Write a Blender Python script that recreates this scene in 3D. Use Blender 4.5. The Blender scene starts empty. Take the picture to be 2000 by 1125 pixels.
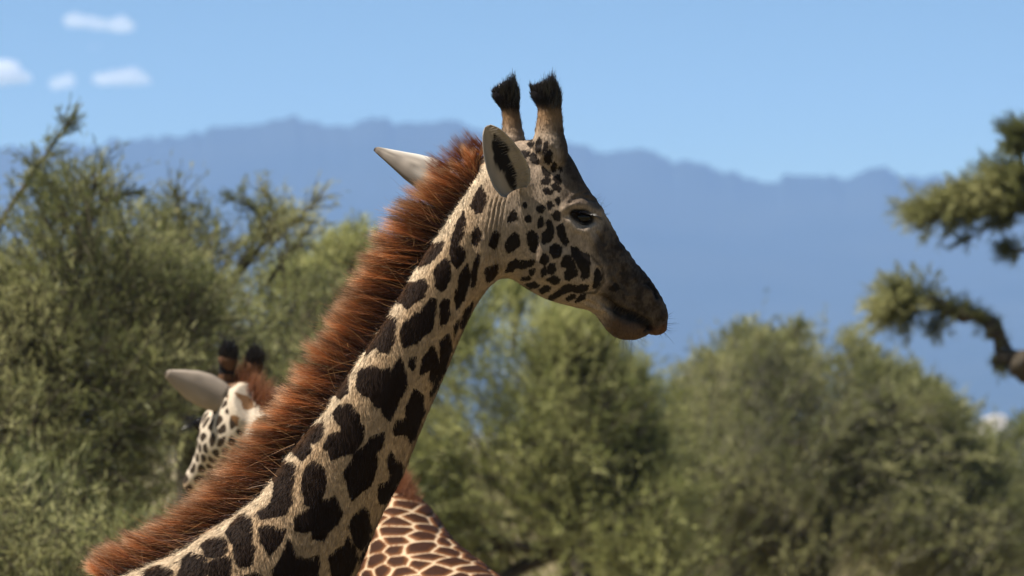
import bpy, math, random
import numpy as np
from mathutils import Vector
from mathutils.bvhtree import BVHTree

# ------------------------------------------------------------------ camera, sky, sun, exposure
SC = bpy.context.scene
COL = SC.collection
rng = np.random.default_rng(7)
random.seed(7)
F = 11111.0            # focal length in photo pixels (200 mm on a 36 mm wide sensor)
CAMZ = 3.6             # viewpoint on a safari truck
HOR = 840.0            # horizon row in the photo
D0 = 17.0              # distance of the big giraffe

cam = bpy.data.cameras.new('camera')
cam.lens = 200; cam.sensor_width = 36; cam.clip_start = 0.1; cam.clip_end = 30000
cam.shift_y = (HOR - 562.5) / 2000
cam.dof.use_dof = True; cam.dof.focus_distance = D0 - 0.1; cam.dof.aperture_fstop = 6.0
camo = bpy.data.objects.new('camera', cam); COL.objects.link(camo)
camo.location = (0, 0, CAMZ); camo.rotation_euler = (math.pi / 2, 0, 0)
SC.camera = camo

SUN = Vector((-0.56, -0.10, 0.82)).normalized()     # towards the sun
world = bpy.data.worlds.new('World'); SC.world = world; world.use_nodes = True
nt = world.node_tree; nt.nodes.clear()
wo = nt.nodes.new('ShaderNodeOutputWorld'); bg = nt.nodes.new('ShaderNodeBackground')
sky = nt.nodes.new('ShaderNodeTexSky'); sky.sky_type = 'NISHITA'; sky.sun_disc = False
sky.sun_elevation = math.asin(SUN.z); sky.sun_rotation = math.atan2(SUN.x, SUN.y)
sky.altitude = 1500; sky.air_density = 1.0; sky.dust_density = 0.25; sky.ozone_density = 2.0
bg.inputs['Strength'].default_value = 0.056
wt = nt.nodes.new('ShaderNodeTexCoord'); wx = nt.nodes.new('ShaderNodeSeparateXYZ'); wc = nt.nodes.new('ShaderNodeCombineXYZ')
nt.links.new(wt.outputs['Generated'], wx.inputs[0]); nt.links.new(wx.outputs[0], wc.inputs[0]); nt.links.new(wx.outputs[1], wc.inputs[1])
prev = wx.outputs[2]                       # clear dry air: the pale skyline turns to deep blue quickly with height
for op, val in (('MAXIMUM', 0.0), ('POWER', 1.6), ('MULTIPLY', 10.0)):
    mm = nt.nodes.new('ShaderNodeMath'); mm.operation = op; mm.inputs[1].default_value = val; nt.links.new(prev, mm.inputs[0]); prev = mm.outputs[0]
nt.links.new(prev, wc.inputs[2]); nt.links.new(wc.outputs[0], sky.inputs['Vector'])
hs = nt.nodes.new('ShaderNodeHueSaturation'); hs.inputs['Saturation'].default_value = 1.05; nt.links.new(sky.outputs[0], hs.inputs['Color'])
tn = nt.nodes.new('ShaderNodeMix'); tn.data_type = 'RGBA'; tn.blend_type = 'MULTIPLY'; tn.inputs[0].default_value = 1; tn.inputs[7].default_value = (0.88, 1.0, 0.91, 1)
nt.links.new(hs.outputs[0], tn.inputs[6]); nt.links.new(tn.outputs[2], bg.inputs['Color']); nt.links.new(bg.outputs[0], wo.inputs[0])

sl = bpy.data.lights.new('sun', 'SUN'); sl.energy = 5.0; sl.angle = math.radians(0.53); sl.color = (1.0, 0.93, 0.82)
so = bpy.data.objects.new('sun', sl); COL.objects.link(so)
so.rotation_euler = (-SUN).to_track_quat('-Z', 'Y').to_euler()

vs = SC.view_settings
vs.view_transform = 'Standard'; vs.look = 'None'; vs.gamma = 1; vs.exposure = 1.2; vs.use_curve_mapping = False
SC.cycles.use_denoising = True
SC.cycles.transparent_max_bounces = 16
SC.cycles.max_bounces = 8; SC.cycles.volume_bounces = 5

# ------------------------------------------------------------------ helpers
def P(px, py, d):
    """photo pixel at a distance d along the view axis -> point"""
    return np.array([(px - 1000) / F * d, d, CAMZ + (HOR - py) / F * d])

def PX(v):
    """points (n,3) -> photo pixels (n,2)"""
    return np.stack([1000 + v[:, 0] / v[:, 1] * F, HOR - (v[:, 2] - CAMZ) / v[:, 1] * F], 1)

def nrm(a):
    return a / np.maximum(np.linalg.norm(a, axis=-1, keepdims=True), 1e-9)

def mesh_np(name, v, faces, smooth=True):
    """faces: (n,k) int array or list of such arrays"""
    if not isinstance(faces, list): faces = [faces]
    faces = [np.asarray(f, dtype=np.int32) for f in faces if len(f)]
    me = bpy.data.meshes.new(name)
    me.vertices.add(len(v)); me.vertices.foreach_set('co', np.asarray(v, np.float32).ravel())
    loops = np.concatenate([f.ravel() for f in faces]); cnt = np.concatenate([np.full(len(f), f.shape[1]) for f in faces])
    me.loops.add(len(loops)); me.loops.foreach_set('vertex_index', loops.astype(np.int32))
    me.polygons.add(len(cnt)); st = np.concatenate([[0], np.cumsum(cnt)[:-1]])
    me.polygons.foreach_set('loop_start', st.astype(np.int32)); me.polygons.foreach_set('loop_total', cnt.astype(np.int32))
    if smooth: me.polygons.foreach_set('use_smooth', np.ones(len(cnt), bool))
    me.update(calc_edges=True)
    return me

def fattr(me, name, arr):
    a = me.attributes.new(name, 'FLOAT', 'POINT'); a.data.foreach_set('value', np.asarray(arr, np.float32))
def cattr(me, name, arr):
    arr = np.asarray(arr, np.float32)
    if arr.shape[1] == 3: arr = np.concatenate([arr, np.ones((len(arr), 1), np.float32)], 1)
    a = me.attributes.new(name, 'FLOAT_COLOR', 'POINT'); a.data.foreach_set('color', arr.ravel())
def vattr(me, name, arr):
    a = me.attributes.new(name, 'FLOAT_VECTOR', 'POINT'); a.data.foreach_set('vector', np.asarray(arr, np.float32).ravel())

def obj(name, me, mat=None, parent=None):
    o = bpy.data.objects.new(name, me); COL.objects.link(o)
    if mat is not None: me.materials.append(mat)
    if parent is not None: o.parent = parent
    return o

def tag(o, label=None, cat=None, group=None, kind=None):
    if label: o['label'] = label
    if cat: o['category'] = cat
    if group: o['group'] = group
    if kind: o['kind'] = kind
    return o

def thing(name, label, cat, loc=(0, 0, 0), group=None):
    o = bpy.data.objects.new(name, None); COL.objects.link(o); o.empty_display_size = 0.2
    return tag(o, label, cat, group)

def catmull(pts, n):
    """resample control rows (k,m) to n rows"""
    pts = np.asarray(pts, float); k = len(pts)
    t = np.linspace(0, k - 1, n); i = np.clip(np.floor(t).astype(int), 0, k - 2); f = (t - i)[:, None]
    p0 = pts[np.maximum(i - 1, 0)]; p1 = pts[i]; p2 = pts[i + 1]; p3 = pts[np.minimum(i + 2, k - 1)]
    return 0.5 * (2 * p1 + (p2 - p0) * f + (2 * p0 - 5 * p1 + 4 * p2 - p3) * f**2 + (3 * p1 - p0 - 3 * p2 + p3) * f**3)

def loft(T, B, W, n_around=48, n_rings=60, ex=1.0, lat_c=0.0):
    """closed tube through rings given by top points T, bottom points B (k,3) and lateral half-width vectors W (k,3)"""
    k = len(T); ctrl = catmull(np.concatenate([T, B, W], 1), n_rings)
    T, B, W = ctrl[:, :3], ctrl[:, 3:6], ctrl[:, 6:]
    th = np.linspace(0, 2 * np.pi, n_around, endpoint=False)
    c, s = np.cos(th), np.sin(th)
    c2 = np.sign(c) * np.abs(c)**ex; s2 = np.sign(s) * np.abs(s)**ex
    C = (T + B) / 2; H = (T - B) / 2
    v = C[:, None] + H[:, None] * c2[None, :, None] + W[:, None] * s2[None, :, None]
    nr = len(C); v = v.reshape(-1, 3)
    a = np.arange(nr - 1)[:, None] * n_around + np.arange(n_around)[None]; b = np.arange(nr - 1)[:, None] * n_around + (np.arange(n_around)[None] + 1) % n_around
    q = np.stack([a, b, b + n_around, a + n_around], -1).reshape(-1, 4)
    c0 = len(v); v = np.concatenate([v, C[:1], C[-1:]])
    r = np.arange(n_around); r1 = (r + 1) % n_around
    t0 = np.stack([np.full(n_around, c0), r1, r], 1); e = (nr - 1) * n_around
    t1 = np.stack([np.full(n_around, c0 + 1), e + r, e + r1], 1)
    return v, q, np.concatenate([t0, t1])

def tube(pts, rad, n_around=8, n_rings=None, flat=None):
    """tapered tube along a polyline"""
    pts = np.asarray(pts, float); rad = np.asarray(rad, float).reshape(-1, 1)
    n_rings = n_rings or (len(pts) - 1) * 4 + 1
    c = catmull(np.concatenate([pts, rad], 1), n_rings); p, r = c[:, :3], np.maximum(c[:, 3:], 1e-4)
    t = nrm(np.gradient(p, axis=0)); ref = np.array([0, 1.0, 0.15]) if abs(t[:, 1]).mean() < 0.8 else np.array([1.0, 0, 0.1])
    u = nrm(np.cross(t, ref)); w = nrm(np.cross(t, u))
    return loft(p + u * r, p - u * r, w * r, n_around, n_rings)

def merge(parts):
    vs_, qs, ts, off = [], [], [], 0
    for v, q, t in parts:
        vs_.append(v); qs.append(q + off); ts.append(t + off); off += len(v)
    return np.concatenate(vs_), np.concatenate(qs), np.concatenate(ts)

def remesh(parts, voxel, smooth=6, factor=0.5):
    v, q, t = merge(parts)
    o = obj('remesh_tmp', mesh_np('remesh_tmp', v, [q, t]))
    m = o.modifiers.new('r', 'REMESH'); m.mode = 'VOXEL'; m.voxel_size = voxel
    if smooth:
        s = o.modifiers.new('s', 'SMOOTH'); s.iterations = smooth; s.factor = factor
    ev = o.evaluated_get(bpy.context.evaluated_depsgraph_get()); me = ev.to_mesh()
    nv = len(me.vertices); co = np.empty(nv * 3, np.float32); me.vertices.foreach_get('co', co)
    nl = len(me.loops); li = np.empty(nl, np.int32); me.loops.foreach_get('vertex_index', li)
    lt = np.empty(len(me.polygons), np.int32); me.polygons.foreach_get('loop_total', lt)
    ls = np.empty(len(me.polygons), np.int32); me.polygons.foreach_get('loop_start', ls)
    f4 = ls[lt == 4][:, None] + np.arange(4); f3 = ls[lt == 3][:, None] + np.arange(3)
    out = (co.reshape(-1, 3).astype(float), li[f4], li[f3] if len(f3) else np.zeros((0, 3), int))
    ev.to_mesh_clear(); old = o.data; bpy.data.objects.remove(o); bpy.data.meshes.remove(old)
    return out

def vnormals(v, q, t):
    n = np.zeros_like(v)
    fn = np.cross(v[q[:, 2]] - v[q[:, 0]], v[q[:, 3]] - v[q[:, 1]])
    for k in range(4): np.add.at(n, q[:, k], fn)
    if len(t):
        fn = np.cross(v[t[:, 1]] - v[t[:, 0]], v[t[:, 2]] - v[t[:, 0]])
        for k in range(3): np.add.at(n, t[:, k], fn)
    return nrm(n)

def poly_sd(pts, poly):
    """signed distance of pts (n,2) to polygon, positive inside"""
    poly = np.asarray(poly, float); a = poly; b = np.roll(poly, -1, 0)
    d = np.full(len(pts), 1e9); ins = np.zeros(len(pts), bool)
    for p, q in zip(a, b):
        e = q - p; w = pts - p
        h = np.clip((w @ e) / max(e @ e, 1e-9), 0, 1)
        d = np.minimum(d, np.hypot(*(w - h[:, None] * e).T))
        c = ((p[1] > pts[:, 1]) != (q[1] > pts[:, 1])) & (pts[:, 0] < (q[0] - p[0]) * (pts[:, 1] - p[1]) / ((q[1] - p[1]) or 1e-9) + p[0])
        ins ^= c
    return np.where(ins, d, -d)

def line_d(pts, line):
    d = np.full(len(pts), 1e9)
    line = np.asarray(line, float)
    for p, q in zip(line[:-1], line[1:]):
        e = q - p; w = pts - p; h = np.clip((w @ e) / max(e @ e, 1e-9), 0, 1)
        d = np.minimum(d, np.hypot(*(w - h[:, None] * e).T))
    return d

def sstep(a, b, x):
    t = np.clip((x - a) / (b - a), 0, 1); return t * t * (3 - 2 * t)

_g = rng.random((64, 64, 64))
def vnoise(p):
    """smooth value noise 0..1"""
    p = np.asarray(p); i = np.floor(p).astype(int); f = p - i; f = f * f * (3 - 2 * f); r = 0
    for dx in (0, 1):
        for dy in (0, 1):
            for dz in (0, 1):
                w = (f[:, 0] if dx else 1 - f[:, 0]) * (f[:, 1] if dy else 1 - f[:, 1]) * (f[:, 2] if dz else 1 - f[:, 2])
                r = r + w * _g[(i[:, 0] + dx) % 64, (i[:, 1] + dy) % 64, (i[:, 2] + dz) % 64]
    return r

def strands(root, dirs, length, bend, width, segs=4, taper=0.25):
    """ribbon hairs; returns v, quads, s (0 root..1 tip), strand index"""
    n = len(root); s = np.linspace(0, 1, segs + 1)
    p = root[:, None] + dirs[:, None] * (length[:, None] * s)[..., None] + bend[:, None] * (s**2)[None, :, None]
    t = nrm(np.gradient(p, axis=1)); side = nrm(np.cross(t, nrm(rng.normal(size=(n, 1, 3)))))
    w = (np.asarray(width).reshape(-1, 1) * (1 - (1 - taper) * s[None]))[..., None] / 2
    v = np.stack([p - side * w, p + side * w], 2).reshape(-1, 3)
    b = (np.arange(n)[:, None] * (segs + 1) + np.arange(segs)[None]).ravel() * 2
    q = np.stack([b, b + 1, b + 3, b + 2], 1)
    return v, q, np.tile(np.repeat(s, 2), n), np.repeat(np.arange(n), 2 * (segs + 1))

# ------------------------------------------------------------------ materials
def new_mat(name):
    m = bpy.data.materials.new(name); m.use_nodes = True; m.node_tree.nodes.clear(); return m, m.node_tree.nodes, m.node_tree.links

def hair_mat(name, attr='col', trans=0.35, rough=0.5, spec=0.25, normal_attr=None):
    m, N, L = new_mat(name)
    o = N.new('ShaderNodeOutputMaterial'); a = N.new('ShaderNodeAttribute'); a.attribute_name = attr
    d = N.new('ShaderNodeBsdfPrincipled'); d.inputs['Roughness'].default_value = rough; d.inputs['Specular IOR Level'].default_value = spec
    t = N.new('ShaderNodeBsdfTranslucent'); mx = N.new('ShaderNodeMixShader'); mx.inputs[0].default_value = trans
    L.new(a.outputs['Color'], d.inputs['Base Color']); L.new(a.outputs['Color'], t.inputs['Color'])
    if normal_attr:
        na = N.new('ShaderNodeAttribute'); na.attribute_name = normal_attr; L.new(na.outputs['Vector'], d.inputs['Normal'])
    L.new(d.outputs[0], mx.inputs[1]); L.new(t.outputs[0], mx.inputs[2]); L.new(mx.outputs[0], o.inputs[0])
    return m

def plain_mat(name, col, rough=0.7, spec=0.3, noise=None, bump=0.0, scale=20.0, coat=0.0):
    m, N, L = new_mat(name)
    o = N.new('ShaderNodeOutputMaterial'); d = N.new('ShaderNodeBsdfPrincipled')
    d.inputs['Roughness'].default_value = rough; d.inputs['Specular IOR Level'].default_value = spec; d.inputs['Coat Weight'].default_value = coat
    L.new(d.outputs[0], o.inputs[0])
    tc = N.new('ShaderNodeTexCoord'); nz = N.new('ShaderNodeTexNoise'); nz.inputs['Scale'].default_value = scale; nz.inputs['Detail'].default_value = 6
    L.new(tc.outputs['Object'], nz.inputs['Vector'])
    if noise is not None:
        r = N.new('ShaderNodeValToRGB'); r.color_ramp.elements[0].position = 0.3; r.color_ramp.elements[1].position = 0.7
        r.color_ramp.elements[0].color = (*col, 1); r.color_ramp.elements[1].color = (*noise, 1)
        L.new(nz.outputs['Fac'], r.inputs[0]); L.new(r.outputs[0], d.inputs['Base Color'])
    else: d.inputs['Base Color'].default_value = (*col, 1)
    if bump:
        b = N.new('ShaderNodeBump'); b.inputs['Strength'].default_value = bump; b.inputs['Distance'].default_value = 0.02
        L.new(nz.outputs['Fac'], b.inputs['Height']); L.new(b.outputs[0], d.inputs['Normal'])
    return m

def coat_mat(name, edge=0.004, hair=(220, 220, 60)):
    """ground coat colour 'coat' and patch colour 'pcol', split where the attribute 'patch' crosses 0 with a hairy edge"""
    m, N, L = new_mat(name)
    o = N.new('ShaderNodeOutputMaterial'); d = N.new('ShaderNodeBsdfPrincipled')
    d.inputs['Roughness'].default_value = 0.75; d.inputs['Specular IOR Level'].default_value = 0.08
    d.inputs['Sheen Weight'].default_value = 0.0; d.inputs['Sheen Roughness'].default_value = 0.4
    tc = N.new('ShaderNodeTexCoord'); mp = N.new('ShaderNodeMapping'); mp.inputs['Scale'].default_value = hair
    mp.inputs['Rotation'].default_value = (0, math.radians(-25), 0)
    nz = N.new('ShaderNodeTexNoise'); nz.inputs['Scale'].default_value = 1.0; nz.inputs['Detail'].default_value = 3
    L.new(tc.outputs['Object'], mp.inputs['Vector']); L.new(mp.outputs[0], nz.inputs['Vector'])
    pa = N.new('ShaderNodeAttribute'); pa.attribute_name = 'patch'
    m1 = N.new('ShaderNodeMath'); m1.operation = 'MULTIPLY_ADD'; m1.inputs[1].default_value = edge * 4; m1.inputs[2].default_value = -edge * 2
    L.new(nz.outputs['Fac'], m1.inputs[0])
    ad = N.new('ShaderNodeMath'); ad.operation = 'ADD'; L.new(pa.outputs['Fac'], ad.inputs[0]); L.new(m1.outputs[0], ad.inputs[1])
    mr = N.new('ShaderNodeMapRange'); mr.interpolation_type = 'SMOOTHSTEP'; mr.inputs['From Min'].default_value = -edge * 0.6; mr.inputs['From Max'].default_value = edge * 0.6
    L.new(ad.outputs[0], mr.inputs['Value'])
    ca = N.new('ShaderNodeAttribute'); ca.attribute_name = 'coat'; cb = N.new('ShaderNodeAttribute'); cb.attribute_name = 'pcol'
    mx = N.new('ShaderNodeMix'); mx.data_type = 'RGBA'
    L.new(mr.outputs[0], mx.inputs[0]); L.new(ca.outputs['Color'], mx.inputs[6]); L.new(cb.outputs['Color'], mx.inputs[7])
    hv = N.new('ShaderNodeMapRange'); hv.inputs['From Min'].default_value = 0.3; hv.inputs['From Max'].default_value = 0.7
    hv.inputs['To Min'].default_value = 0.72; hv.inputs['To Max'].default_value = 1.2; L.new(nz.outputs['Fac'], hv.inputs['Value'])
    mu = N.new('ShaderNodeMix'); mu.data_type = 'RGBA'; mu.blend_type = 'MULTIPLY'; mu.inputs[0].default_value = 1
    L.new(mx.outputs[2], mu.inputs[6]); L.new(hv.outputs[0], mu.inputs[7]); L.new(mu.outputs[2], d.inputs['Base Color'])
    bp = N.new('ShaderNodeBump'); bp.inputs['Strength'].default_value = 0.5; bp.inputs['Distance'].default_value = 0.003
    L.new(nz.outputs['Fac'], bp.inputs['Height']); L.new(bp.outputs[0], d.inputs['Normal'])
    L.new(d.outputs[0], o.inputs[0])
    return m

M_COAT = coat_mat('giraffe coat')
M_COAT2 = coat_mat('giraffe coat reticulated', edge=0.003)
M_HAIR = hair_mat('mane hair', trans=0.4, rough=0.45, spec=0.3)
M_FUR = hair_mat('short fur', trans=0.1, rough=0.6, spec=0.05, normal_attr='rootn')
M_EAR = hair_mat('ear skin', trans=0.22, rough=0.8, spec=0.15)
M_EYE = plain_mat('eyeball', (0.006, 0.004, 0.003), rough=0.10, spec=0.2, coat=0.0)
M_BARK = plain_mat('acacia bark', (0.035, 0.028, 0.022), 0.9, 0.1, noise=(0.09, 0.075, 0.055), bump=0.6, scale=14)
M_BARKP = plain_mat('pale acacia bark', (0.07, 0.06, 0.05), 0.9, 0.1, noise=(0.17, 0.155, 0.13), bump=0.6, scale=14)
M_LEAF = hair_mat('acacia leaf', trans=0.5, rough=0.55, spec=0.25)

# ------------------------------------------------------------------ ground, mountains, haze
def ground():
    n = 120
    xs = np.sign(np.linspace(-1, 1, n)) * np.abs(np.linspace(-1, 1, n))**3 * 8500
    ys = -60 + (np.linspace(0, 1, n)**3) * 8710
    X, Y = np.meshgrid(xs, ys); Z = (vnoise(np.stack([X.ravel() * .03, Y.ravel() * .03, X.ravel() * 0], 1)) - .5) * .25
    v = np.stack([X.ravel(), Y.ravel(), Z], 1); i = np.arange(n * n).reshape(n, n)
    q = np.stack([i[:-1, :-1], i[:-1, 1:], i[1:, 1:], i[1:, :-1]], -1).reshape(-1, 4)
    m, N, L = new_mat('savanna ground')
    o = N.new('ShaderNodeOutputMaterial'); d = N.new('ShaderNodeBsdfPrincipled'); d.inputs['Roughness'].default_value = 0.95; d.inputs['Specular IOR Level'].default_value = 0.1
    tc = N.new('ShaderNodeTexCoord'); a = N.new('ShaderNodeTexNoise'); a.inputs['Scale'].default_value = 0.06; a.inputs['Detail'].default_value = 8
    b = N.new('ShaderNodeTexNoise'); b.inputs['Scale'].default_value = 3.0; b.inputs['Detail'].default_value = 5
    L.new(tc.outputs['Object'], a.inputs['Vector']); L.new(tc.outputs['Object'], b.inputs['Vector'])
    r = N.new('ShaderNodeValToRGB'); e = r.color_ramp.elements
    e[0].position = .36; e[0].color = (0.11, 0.10, 0.04, 1); e[1].position = .66; e[1].color = (0.25, 0.185, 0.11, 1)
    x = e.new(.5); x.color = (0.17, 0.135, 0.065, 1)
    s = N.new('ShaderNodeMath'); s.operation = 'MULTIPLY_ADD'; s.inputs[1].default_value = .35; L.new(b.outputs['Fac'], s.inputs[0])
    k = N.new('ShaderNodeMath'); k.operation = 'MULTIPLY'; k.inputs[1].default_value = .65; L.new(a.outputs['Fac'], k.inputs[0]); L.new(k.outputs[0], s.inputs[2])
    L.new(s.outputs[0], r.inputs[0]); L.new(r.outputs[0], d.inputs['Base Color']); L.new(d.outputs[0], o.inputs[0])
    tag(obj('ground', mesh_np('ground', v, q), m), 'dry green savanna ground running out to the mountains', kind='structure')
ground()

RIDGE = [(-900, 330), (-500, 300), (-250, 320), (0, 288), (100, 284), (200, 280), (240, 268), (275, 275), (300, 270), (380, 258), (440, 248), (480, 238), (520, 240), (580, 228), (630, 240), (690, 240), (760, 232), (790, 242),
         (830, 240), (880, 232), (920, 240), (970, 262), (1040, 280), (1110, 278), (1150, 292), (1190, 290), (1240, 285), (1270, 292), (1310, 310), (1350, 312), (1400, 330), (1450, 345), (1500, 348), (1560, 342), (1600, 338), (1640, 345), (1690, 340), (1720, 325),
         (1750, 338), (1800, 345), (1860, 343), (1920, 345), (2000, 338), (2200, 330), (2500, 350), (2900, 340)]
def mountains():
    d = 8000.0; R = np.array(RIDGE, float); nx, ny = 2400, 40
    px = np.linspace(-9000, 11000, nx); ry = np.interp(px, R[:, 0], R[:, 1])
    far = np.maximum(np.maximum(-900 - px, px - 2900), 0); roll = vnoise(np.stack([px / 420, px * 0 + 7, px * 0], 1)) * 150 + vnoise(np.stack([px / 120, px * 0 + 9, px * 0], 1)) * 45
    ry = ry + sstep(0, 500, far) * (roll - 95)
    jag = (vnoise(np.stack([px / 22, px * 0, px * 0], 1)) - .5) * 14 + (vnoise(np.stack([px / 9, px * 0 + 3, px * 0], 1)) - .5) * 10
    sm = np.convolve(np.pad(ry, 20, 'edge'), np.ones(41) / 41, 'valid'); base = (HOR - sm) / F * d + CAMZ; extra = (sm - ry - jag) / F * d
    top = base + extra
    x = (px - 1000) / F * d; s = np.linspace(0, 1, ny)
    v = np.zeros((ny, nx, 3))
    for j, t in enumerate(s):
        # slope rises from the plain to the ridge, then falls away behind it
        up = t / 0.75 if t <= .75 else 1 - (t - .75) / .25 * .9
        h = base * np.clip(up, 0, 1)**1.5 + extra * np.clip(up, 0, 1)**14
        yy = d - 2600 * (1 - min(t / .75, 1)) + (max(t - .75, 0) / .25) * 500
        rel = (vnoise(np.stack([x / 260, np.full(nx, yy / 420), x * 0], 1)) - .5) * 2
        v[j, :, 0] = x * yy / d; v[j, :, 1] = yy + rel * 60 * (t < .74); v[j, :, 2] = np.where(abs(t - .75) < .014, top, np.minimum(h, top)) - 2
    i = np.arange(ny * nx).reshape(ny, nx)
    q = np.stack([i[:-1, :-1], i[:-1, 1:], i[1:, 1:], i[1:, :-1]], -1).reshape(-1, 4)
    m = plain_mat('wooded mountain slope', (0.014, 0.024, 0.026), 1.0, 0.0, noise=(0.028, 0.036, 0.034), scale=0.004)
    tag(obj('mountains', mesh_np('mountains', v.reshape(-1, 3), q), m), 'long wooded mountain ridge fading to blue', kind='structure')
mountains()

def haze():
    x0, x1, y0, y1, z0, z1 = -8800, 8800, -80, 8750, -3, 520
    v = np.array([(x, y, z) for z in (z0, z1) for y in (y0, y1) for x in (x0, x1)], float)
    f = np.array([(0, 2, 3, 1), (4, 5, 7, 6), (0, 1, 5, 4), (2, 6, 7, 3), (0, 4, 6, 2), (1, 3, 7, 5)])
    m, N, L = new_mat('haze')
    o = N.new('ShaderNodeOutputMaterial'); p = N.new('ShaderNodeVolumePrincipled')
    p.inputs['Color'].default_value = (0.30, 0.50, 0.92, 1); p.inputs['Density'].default_value = 1.15e-4; p.inputs['Anisotropy'].default_value = 0.0
    L.new(p.outputs[0], o.inputs['Volume'])
    tag(obj('haze', mesh_np('haze', v, f, False), m), 'thin blue air between the trees and the mountains', kind='stuff')
haze()

def cloud(label, blobs, d, thick, dens):
    parts = []
    for (px, py, rx, ry) in blobs:
        c = P(px, py, d); a = rx / F * d; b = ry / F * d
        th = np.linspace(0, np.pi, 14)
        T = np.array([[c[0] - a * math.cos(t), c[1], c[2] + b * math.sin(t)] for t in th]); B = np.array([[c[0] - a * math.cos(t), c[1], c[2] - b * .8 * math.sin(t)] for t in th])
        W = np.array([[0, thick / F * d * math.sin(t) + .1, 0] for t in th]); parts.append(loft(T, B, W, 16, 14))
    v, q, t = remesh(parts, 7.0, 10, .5)
    n = vnormals(v, q, t); v = v + n * ((vnoise(v / 22) - .5) * 16 + (vnoise(v / 9) - .5) * 6)[:, None]
    m, N, L = new_mat('cloud vapour')
    o = N.new('ShaderNodeOutputMaterial'); p = N.new('ShaderNodeVolumePrincipled'); p.inputs['Density'].default_value = dens; p.inputs['Color'].default_value = (.97, .96, .98, 1)
    L.new(p.outputs[0], o.inputs['Volume'])
    tag(obj('cloud', mesh_np('cloud', v, [q, t]), m), label, 'cloud', 'small clouds over the mountains')
cloud('slim white cloud highest in the sky, in two soft lobes', [(152, 42, 34, 17), (195, 48, 42, 14), (230, 50, 38, 18)], 9600, 20, .03)
cloud('broad white cloud puff low over the ridge with a flat base', [(205, 156, 32, 15), (240, 152, 44, 19), (275, 159, 28, 14)], 9600, 22, .04)
cloud('small round cloud puff between two larger clouds', [(128, 162, 34, 18), (112, 166, 24, 11)], 9600, 20, .03)
cloud('bright peaked cloud cut by the edge of the view', [(-30, 145, 60, 35), (8, 138, 34, 28), (30, 155, 34, 12)], 9600, 30, .05)
cloud('faint wisp of cloud below the highest cloud', [(180, 92, 24, 8), (165, 95, 16, 6)], 9600, 10, .008)

# ------------------------------------------------------------------ the big giraffe
S0 = F / D0                                   # photo pixels per metre at the giraffe
def yaw(px):                                  # head is turned a little away from the viewer
    return math.radians(24) * sstep(780, 1020, np.asarray(px, float))

def ring(top, bot, w, dy=0.0):
    T = P(*top, D0); B = P(*bot, D0); a = float(yaw((top[0] + bot[0]) / 2))
    T[1] += dy; B[1] += dy
    return T, B, np.array([-math.sin(a), math.cos(a), 0]) * w

def ring_loft(rows, n_around=56, n_rings=120, ex=1.0):
    R = [ring(*r) for r in rows]
    return loft(np.array([r[0] for r in R]), np.array([r[1] for r in R]), np.array([r[2] for r in R]), n_around, n_rings, ex)

NECK = [((120, 1190), (400, 1560), .30), ((215, 1118), (540, 1400), .27), ((310, 1078), (630, 1260), .225), ((405, 1020), (697, 1118), .19), ((495, 948), (742, 1012), .165), ((565, 855), (785, 930), .15),
        ((640, 755), (825, 830), .137), ((700, 668), (864, 740), .127), ((757, 578), (893, 672), .12), ((806, 500), (918, 617), .113), ((850, 428), (944, 574), .106), ((896, 360), (970, 548), .102),
        ((936, 312), (1000, 545), .104), ((990, 282), (1035, 566), .112), ((1048, 272), (1068, 584), .117), ((1098, 290), (1098, 594), .113), ((1132, 350), (1124, 600), .108),
        ((1168, 402), (1148, 604), .088), ((1203, 462), (1172, 606), .070), ((1240, 514), (1200, 612), .062), ((1267, 545), (1234, 626), .060), ((1288, 578), (1258, 640), .056), ((1301, 610), (1276, 654), .042), ((1303, 634), (1291, 653), .02)]
JAW = [((1105, 560), (1090, 592), .03), ((1135, 572), (1130, 602), .04), ((1165, 590), (1166, 612), .042), ((1190, 604), (1184, 638), .044), ((1212, 614), (1204, 659), .047), ((1238, 624), (1230, 664), .044), ((1256, 632), (1252, 660), .034), ((1266, 636), (1263, 656), .022), ((1272, 642), (1270, 650), .008)]

def horn_loft(rows, dy):
    # rows: left x, right x, y in the photo
    T = np.array([P(l, y, D0 + dy) for l, r, y in rows]); B = np.array([P(r, y, D0 + dy) for l, r, y in rows])
    W = np.array([[0, (r - l) / 2 / S0 * .95, 0] for l, r, y in rows])
    return loft(T, B, W, 28, 40)
HORN_N = [(1072, 1082, 345), (1050, 1106, 318), (1040, 1109, 288), (1045, 1101, 258), (1050, 1098, 230), (1050, 1096, 210), (1039, 1094, 192), (1036, 1091, 178), (1050, 1086, 166), (1062, 1080, 160)]
HORN_F = [(1000, 1010, 330), (982, 1032, 305), (977, 1030, 282), (981, 1021, 255), (982, 1016, 230), (978, 1014, 212), (965, 1013, 195), (961, 1011, 180), (975, 1008, 168), (988, 1004, 161)]

gv, gq, gt = remesh([ring_loft(NECK), ring_loft(JAW, 32, 50), horn_loft(HORN_N, -.062), horn_loft(HORN_F, .075)], 0.0045, 8, .5)

def near_px(v):
    """photo pixels of the mirror image on the visible flank"""
    v = v.copy(); dy = v[:, 1] - D0
    a = yaw(PX(v)[:, 0]); m = dy > 0
    Lx, Ly = -np.sin(a), np.cos(a); k = np.where(m, 2 * dy / np.cos(a), 0)
    v[:, 0] -= k * Lx; v[:, 1] -= k * Ly
    return PX(v)

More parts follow.
